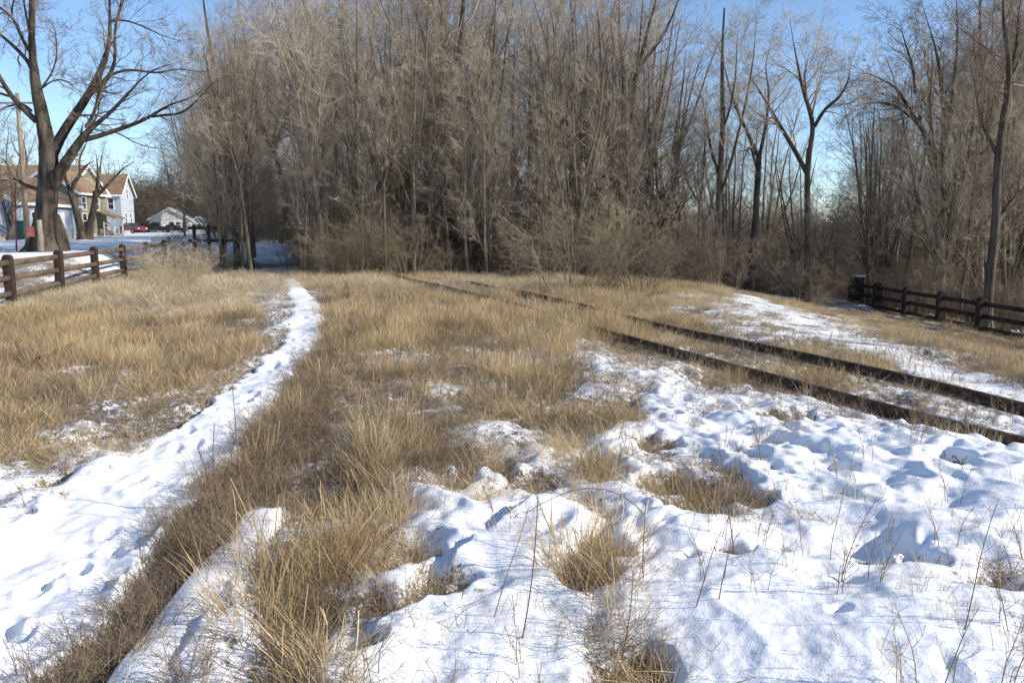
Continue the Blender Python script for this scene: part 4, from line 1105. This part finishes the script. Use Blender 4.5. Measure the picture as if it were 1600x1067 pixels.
# dark railing at the left end of the wood
e = link("railing", None, loc=(-16.6, 43.5, float(base(-16.6, 43.5)) + .3)); tag(e, "low dark timber railing across the left end of the wood", "railing")
for i in range(4):
    m_ = MB(); m_.box(-.07, .07, -.07, .07, -.7, 1.50); m_.build("post", M['fence_dark'], e, bevel=.01, loc=(.75 * i, 0, 0))
for zz in (1.25, .6):
    m_ = MB(); m_.box(-.3, 2.7, -.115, -.073, zz, zz + .16); m_.build("fence_rail", M['fence_dark'], e, bevel=.008)

# pale board and timbers at the end of the left fence
pe = F0 + FD * 19.5
zz = float(base(pe[0], pe[1]))
m_ = MB(); m_.box(-.38, .38, -.02, .02, .0, 1.45); o = m_.build("board", M['tin'], loc=(pe[0] - .45, pe[1] + .6, zz + .15), rot=(0, 0, .1)); tag(o, "pale blue-grey board standing behind the last post of the left fence", "board")
for i, (dx, tl, lb) in enumerate([(.45, .35, "grey timber leaning right off the last post of the left fence"), (.72, .55, "second flatter grey timber leaning beside the last fence post"), (.25, .22, "steepest grey timber propped against the last fence post")]):
    m_ = MB(); m_.box(-.06, .06, -.03, .03, -.1, 1.65); o = m_.build("timber", M['grey_wood'], loc=(pe[0] + dx + .45, pe[1] - .1 * i, zz), rot=(0, -tl, .2), bevel=.006); tag(o, lb, "timber", "timbers leaning at the fence end")
# white-topped box at the right fence's far end
m_ = MB(); m_.box(-.2, .2, -.18, .18, 0, 1.25); zb_ = float(base(17.3, 41.9))
e = m_.build("utility_box", M['fence_dark'], loc=(17.6, 41.9, zb_), bevel=.01); tag(e, "dark box with a white lid at the far end of the right fence", "box")
m_ = MB(); m_.box(-.24, .24, -.22, .22, 1.252, 1.34); m_.build("lid", M['white'], e, bevel=.02)

# ------------------------------------------------------------------ street: poles, marker, bin
def pole(label, u, D, h, r):
    x = (u - CU) / FPX * D; z = float(base(x, D))
    m_ = MB(); m_.tube([(0, 0, -.3), (.02, 0, h * .5), (.04, 0, h)], [r, r * .88, r * .72], 14)
    o = link("utility_pole", None, loc=(x, D, z)); tag(o, label, "utility pole")
    m_.build("pole", M['pole_wood'], o, smooth=True)
    if h > 7:
        c_ = MB(); c_.box(-1.1, 1.1, -r - .09, -r - .0, h - .7, h - .58); c_.build("crossarm", M['grey_wood'], o)
        for dx in (-.95, -.4, .4, .95):
            i_ = MB(); i_.tube([(dx, -r - .045, h - .58), (dx, -r - .045, h - .44)], [.03, .045], 8); i_.build("insulator", M['tin'], o)
    return o
pole("weathered wooden utility pole just left of the massive old tree", 49, 54, 9.6, .17)
pole("slim wooden pole standing alone on the street snow near the bungalow", 293, 88, 4.6, .13)
x, D = (30 - CU) / FPX * 40, 40.0; z = float(base(x, D))
m_ = MB(); m_.tube([(0, 0, -.2), (.07, 0, 1.4), (.16, 0, 3.05)], [.045, .04, .03], 10); o = m_.build("marker_pole", M['red_plastic'], loc=(x, D, z), smooth=True); tag(o, "thin red marker pole standing in the snow left of the massive old tree", "marker pole")

# ------------------------------------------------------------------ houses
def gable_house(name, cx, cy, rz, wx, ly, hw, hr, mw, mr, label, wins=(), doors=(), over=.35, chimney=None, gz=None, found=.35):
    """ridge along local y; gable ends face -y/+y. wins: (face, along, z, w, h); faces: s(-y) e(+x) w(-x)"""
    z = float(base(cx, cy)) if gz is None else gz
    e = link(name, None, loc=(cx, cy, z), rot=(0, 0, rz)); tag(e, label, "house")
    a_, b_ = wx / 2, ly / 2
    m_ = MB(); m_.prism([(-a_, found), (a_, found), (a_, hw), (0, hw + hr), (-a_, hw)], 'y', -b_, b_); m_.build("wall", mw, e)
    m_ = MB(); m_.box(-a_ + .03, a_ - .03, -b_ + .03, b_ - .03, -.8, found); m_.build("foundation", M['concrete'], e)
    k = hr / a_; t = .14
    rf = MB()
    for s_ in (-1, 1):
        rf.prism([(0, hw + hr + .02), (s_ * (a_ + over), hw - over * k + .02), (s_ * (a_ + over), hw - over * k + t), (0, hw + hr + t + .03)], 'y', -b_ - over, b_ + over)
    ro = rf.build("roof", mr, e)
    tr = MB()
    for s_ in (-1, 1):
        for yy in (-b_ - over - .04, b_ + over + .003):
            tr.prism([(0, hw + hr - .14), (s_ * (a_ + over), hw - over * k - .14), (s_ * (a_ + over), hw - over * k + t + .02), (0, hw + hr + t + .05)], 'y', yy, yy + .037)
        tr.box(min(s_ * (a_ + over + .003), s_ * (a_ + over + .05)), max(s_ * (a_ + over + .003), s_ * (a_ + over + .05)), -b_ - over, b_ + over, hw - over * k - .1, hw - over * k + t)
    tr.build("roof_trim", M['white'], e)
    if chimney:
        c_ = MB(); c_.box(chimney[0] - .3, chimney[0] + .3, chimney[1] - .3, chimney[1] + .3, hw, hw + hr + .9); c_.build("chimney", M['brown_wood'], ro)
    def place(face, al, zz, w_, h_, nm, mfr, mp):
        fr = MB(); pn = MB(); bar = .09
        def bx(mb_, a0, a1, z0, z1, d0, d1):
            if face == 's': mb_.box(al + a0, al + a1, -b_ - d1, -b_ - d0, zz + z0, zz + z1)
            elif face == 'e': mb_.box(a_ + d0, a_ + d1, al + a0, al + a1, zz + z0, zz + z1)
            else: mb_.box(-a_ - d1, -a_ - d0, al + a0, al + a1, zz + z0, zz + z1)
        bx(fr, -w_/2 - bar, -w_/2, -bar, h_ + bar, .0, .07); bx(fr, w_/2, w_/2 + bar, -bar, h_ + bar, .0, .07)
        bx(fr, -w_/2, w_/2, -bar, 0, 0, .075); bx(fr, -w_/2, w_/2, h_, h_ + bar, 0, .07)
        if nm == "window": bx(fr, -w_/2, w_/2, h_/2 - .03, h_/2 + .03, .025, .06)
        bx(pn, -w_/2, w_/2, 0, h_, .004, .02)
        fo = fr.build(nm, mfr, e); pn.build("pane" if nm == "window" else "door_leaf", mp, fo)
    for (f_, al, zz, w_, h_) in wins: place(f_, al, zz, w_, h_, "window", M['white'], M['glass'])
    for (f_, al, zz, w_, h_) in doors: place(f_, al, zz, w_, h_, "door", M['white'], M['white'])
    return e
def X(u, D): return (u - CU) / FPX * D
# blue-grey house, left edge: right corner at bearing 35
D = 70; cx = X(35, D) - 4.2
bh = gable_house("blue_house", cx, D + 5, 0, 8.4, 10, 3.15, 2.4, M['blue_siding'], M['roof_brown'], "blue-grey one-storey house with a brown roof at the left edge",
    wins=[('s', 2.3, 1.25, 1.0, 1.15), ('s', -2.2, 1.25, 1.0, 1.15), ('e', -2.5, 1.3, .8, 1.0)], doors=[('e', 1.8, .36, .9, 1.95)])
gable_house("tan_roofed_house", X(20, 92), 97, math.radians(90), 9, 13, 4.9, 3.0, M['yellow_siding'], M['roof_tan'], "house with a broad orange-tan roof rising behind the blue-grey house", wins=[('e', 1, 2, 1, 1.4)])
D = 88; cx = X(131, D) - 3.3
yh = gable_house("yellow_house", cx, D + 3.0, 0, 6.6, 6.0, 4.75, 2.3, M['yellow_siding'], M['roof_tan'], "olive-yellow two-storey house with a tan roof behind the two yard trees",
    wins=[('s', 1.6, 3.0, .8, 1.2), ('s', -1.4, 1.0, .8, 1.4), ('e', -1.9, 2.95, .8, 1.25), ('e', .9, 2.95, .8, 1.25), ('e', -1.9, .95, .8, 1.5)])
m_ = MB(); m_.prism([(3.32, 2.75), (5.4, 1.98), (5.4, 2.1), (3.32, 2.9)], 'y', .4, 3.0); m_.build("porch_roof", M['roof_tan'], yh)
m_ = MB(); m_.box(3.32, 5.2, .6, 2.9, -.4, .35); m_.build("porch_floor", M['grey_wood'], yh)
for i, yy in enumerate((.7, 2.8)):
    m_ = MB(); m_.box(5.05, 5.17, yy - .06, yy + .06, .352, 1.97); m_.build("porch_post", M['white'], yh)
D = 118; cx = X(185, D) - 6
wh = gable_house("white_house", cx + .5, D + 3.2, math.radians(90), 5.6, 11.5, 5.6, 2.7, M['white_siding'], M['roof_brown'], "tall white two-storey house with a steep brown gabled roof",
    wins=[('w', -4.4, 3.4, .7, 1.5), ('s', 0, 5.0, .6, 1.3), ('s', -1.0, 1.5, .7, 1.4), ('s', 1.1, 1.5, .7, 1.4), ('w', 2.5, 3.4, .7, 1.2)])
wh.rotation_euler.z = math.radians(97)
D = 150; cx = X(262, D)
bw = gable_house("bungalow", cx, D + 4, math.radians(14), 6.8, 8, 2.5, 1.9, M['cream_siding'], M['roof_grey'], "low cream bungalow with a glazed front porch and snow-dusted grey roof",
    wins=[('s', -2.5, .95, .9, 1.0), ('s', .3, .95, .8, 1.0), ('s', 1.4, .95, .8, 1.0), ('s', 2.5, .95, .8, 1.0)], doors=[('s', -1.05, .36, .8, 1.8)])
D = 150
gable_house("garage", X(300, D), D + 6, math.radians(14), 4.4, 6, 2.0, .9, M['white_siding'], M['roof_grey'], "small white garage with a snowy roof right of the cream bungalow", wins=[('s', 0, .9, .8, .7)])
gable_house("white_shed", X(395, 100), 103, 0, 5.0, 5, 2.6, 1.2, M['white_siding'], M['roof_grey'], "white building glimpsed through the slender trees at the wood's left end", wins=[('s', 0, 1.0, .8, .9)])

# steps with a railing at the blue house and the yellow house
def steps(name, cx, cy, rz, label, mat, mrail, n=4):
    z = float(base(cx, cy)); e = link(name, None, loc=(cx, cy, z), rot=(0, 0, rz)); tag(e, label, "steps")
    for i in range(n):
        m_ = MB(); m_.box(-.7, .7, i * .28, i * .28 + .275, .17 * i - (.3 if i == 0 else 0), .17 * (i + 1)); m_.build("step", mat, e)
    for sx in (-.72, .72):
        m_ = MB(); m_.box(sx - .04, sx + .04, -.02, .06, 0, 1.05); m_.build("newel", mrail, e)
        m_ = MB(); m_.box(sx - .04, sx + .04, 1.1, 1.18, 0, 1.6); m_.build("newel", mrail, e)
        m_ = MB(); m_.prism([(.06, .88), (1.1, 1.42), (1.1, 1.52), (.06, .98)], 'x', sx - .04, sx + .04); m_.build("handrail", mrail, e)
        m_ = MB(); m_.prism([(.06, .48), (1.1, 1.02), (1.1, 1.10), (.06, .56)], 'x', sx - .03, sx + .03); m_.build("lower_rail", mrail, e)
    return e
steps("front_steps", X(192, 93), 92.5, math.radians(100), "white-railed front steps of the yellow house beside the red car", M['grey_wood'], M['white'])
steps("wooden_steps", X(2, 66), 66.5, math.radians(75), "grey wooden steps at the left edge beside the blue-grey house", M['grey_wood'], M['grey_wood'])
# wheelie bin
x, D = X(41, 68), 68.0
e = link("wheelie_bin", None, loc=(x, D, float(base(x, D)))); tag(e, "dark green rubbish bin between the blue-grey house and the wooden pole", "bin")
m_ = MB(); m_.add([(-.28,-.3,.08),(.28,-.3,.08),(.28,.25,.08),(-.28,.25,.08),(-.36,-.38,1.5),(.36,-.38,1.5),(.36,.38,1.5),(-.36,.38,1.5)], [(0,3,2,1),(4,5,6,7),(0,1,5,4),(1,2,6,5),(2,3,7,6),(3,0,4,7)]); m_.build("bin_body", M['green_plastic'], e, bevel=.02)
m_ = MB(); m_.box(-.40, .40, -.43, .42, 1.503, 1.60); m_.build("lid", M['green_plastic'], e, bevel=.02)
for sx in (-.3, .3):
    m_ = MB(); m_.tube([(sx - .04, .3, .12), (sx + .04, .3, .12)], .12, 12); m_.build("wheel", M['tyre'], e)

# ------------------------------------------------------------------ cars
def car(name, x, y, rz, label, paint, truck=False):
    e = link(name, None, loc=(x, y, float(base(x, y)) + .04), rot=(0, 0, rz)); tag(e, label, "car")
    if truck: low = [(-2.5,.45),(2.45,.45),(2.5,.8),(2.4,1.05),(1.1,1.12),(-2.5,1.15)]; cab = [(-.75,1.12),(1.15,1.10),(.6,1.72),(-.6,1.75)]; wx_ = 1.6
    else: low = [(-2.2,.42),(2.15,.40),(2.25,.62),(2.1,.84),(1.05,.98),(-1.7,1.02),(-2.2,.95),(-2.27,.65)]; cab = [(-1.65,1.0),(1.05,.97),(.35,1.42),(-.75,1.45)]; wx_ = 1.35
    m_ = MB(); m_.prism(low, 'y', -.86, .86); bd = m_.build("body", paint, e, bevel=.06)
    m_ = MB(); m_.prism(cab, 'y', -.72, .72); m_.build("windows", M['glass'], e, bevel=.05)
    m_ = MB(); zt = cab[2][1]; m_.prism([(cab[3][0] - .04, zt - .02), (cab[2][0] + .04, zt - .05), (cab[2][0] - .02, zt + .03), (cab[3][0] + .02, zt + .05)], 'y', -.70, .70); m_.build("roof", paint, e, bevel=.015)
    for sx in (-wx_, wx_):
        for sy in (-.84, .84):
            m_ = MB(); m_.tube([(0, -.11, 0), (0, .11, 0)], .33, 20); wl = m_.build("wheel", M['tyre'], e, loc=(sx, sy, .33))
            m_ = MB(); m_.tube([(0, -.125, 0), (0, .125, 0)], .19, 14); m_.build("rim", M['chrome'], wl)
    for sy in (-.6, .6):
        m_ = MB(); m_.box(2.13, 2.27, sy - .17, sy + .17, .62, .76); m_.build("headlight", M['chrome'], e, bevel=.02)
        m_ = MB(); m_.box(-2.55 if truck else -2.29, -2.45 if truck else -2.18, sy - .14, sy + .14, .75, .9); m_.build("tail_light", M['red_plastic'], e)
    return e
car("parked_car", X(213, 118), 118, math.radians(-32), "dark red car parked by the tall white house", M['red'])
car("parked_pickup", X(249, 138), 138, math.radians(190), "black pickup parked before the cream bungalow, left of its door", M['black'], True)
car("parked_car", X(276, 141), 141, math.radians(8), "dark car parked at the right of the cream bungalow's porch", M['black'])

LM = sorted([(372, "the slender tree above the railing"), (500, "the leaning pale-trunked tree"), (705, "the many-stemmed giant"), (966, "the twin-stem tree"), (1121, "the dense-twigged tree"),
      (1262, "the wide Y-forked tree"), (1472, "the spreading tree"), (1546, "the tree with the low bent limb")])
ORD = ["first", "second", "third", "fourth", "fifth", "sixth", "seventh", "eighth", "ninth", "tenth", "eleventh", "twelfth", "thirteenth", "fourteenth", "fifteenth", "sixteenth", "seventeenth", "eighteenth", "nineteenth", "twentieth"]
for grp, noun in (("trees along the front edge of the wood", "front-row tree"), ("young trees along the edge of the wood", "thin young tree"), ("slender trees at the left end of the wood", "slender tree"), ("bushes along the edge of the wood", "brown bush")):
    sec = {}
    for o in bpy.data.objects:
        if o.get('group') == grp:
            u_ = CU + FPX * o.location.x / o.location.y; sec.setdefault(sum(u_ > l[0] for l in LM), []).append((u_, o))
    for k_, lst in sec.items():
        lst.sort(key=lambda q_: q_[0])
        side_ = "right of " + LM[k_ - 1][1] if k_ else "from the left end of the wood"
        for i_, (u_, o) in enumerate(lst): o['label'] = "%s %s %s" % (ORD[min(i_, 19)], noun, side_)
print("objects", len(bpy.data.objects), "tris", sum(sum(len(p.vertices) - 2 for p in m.polygons) if len(m.polygons) < 3000 else len(m.polygons) * 2 for m in bpy.data.meshes))
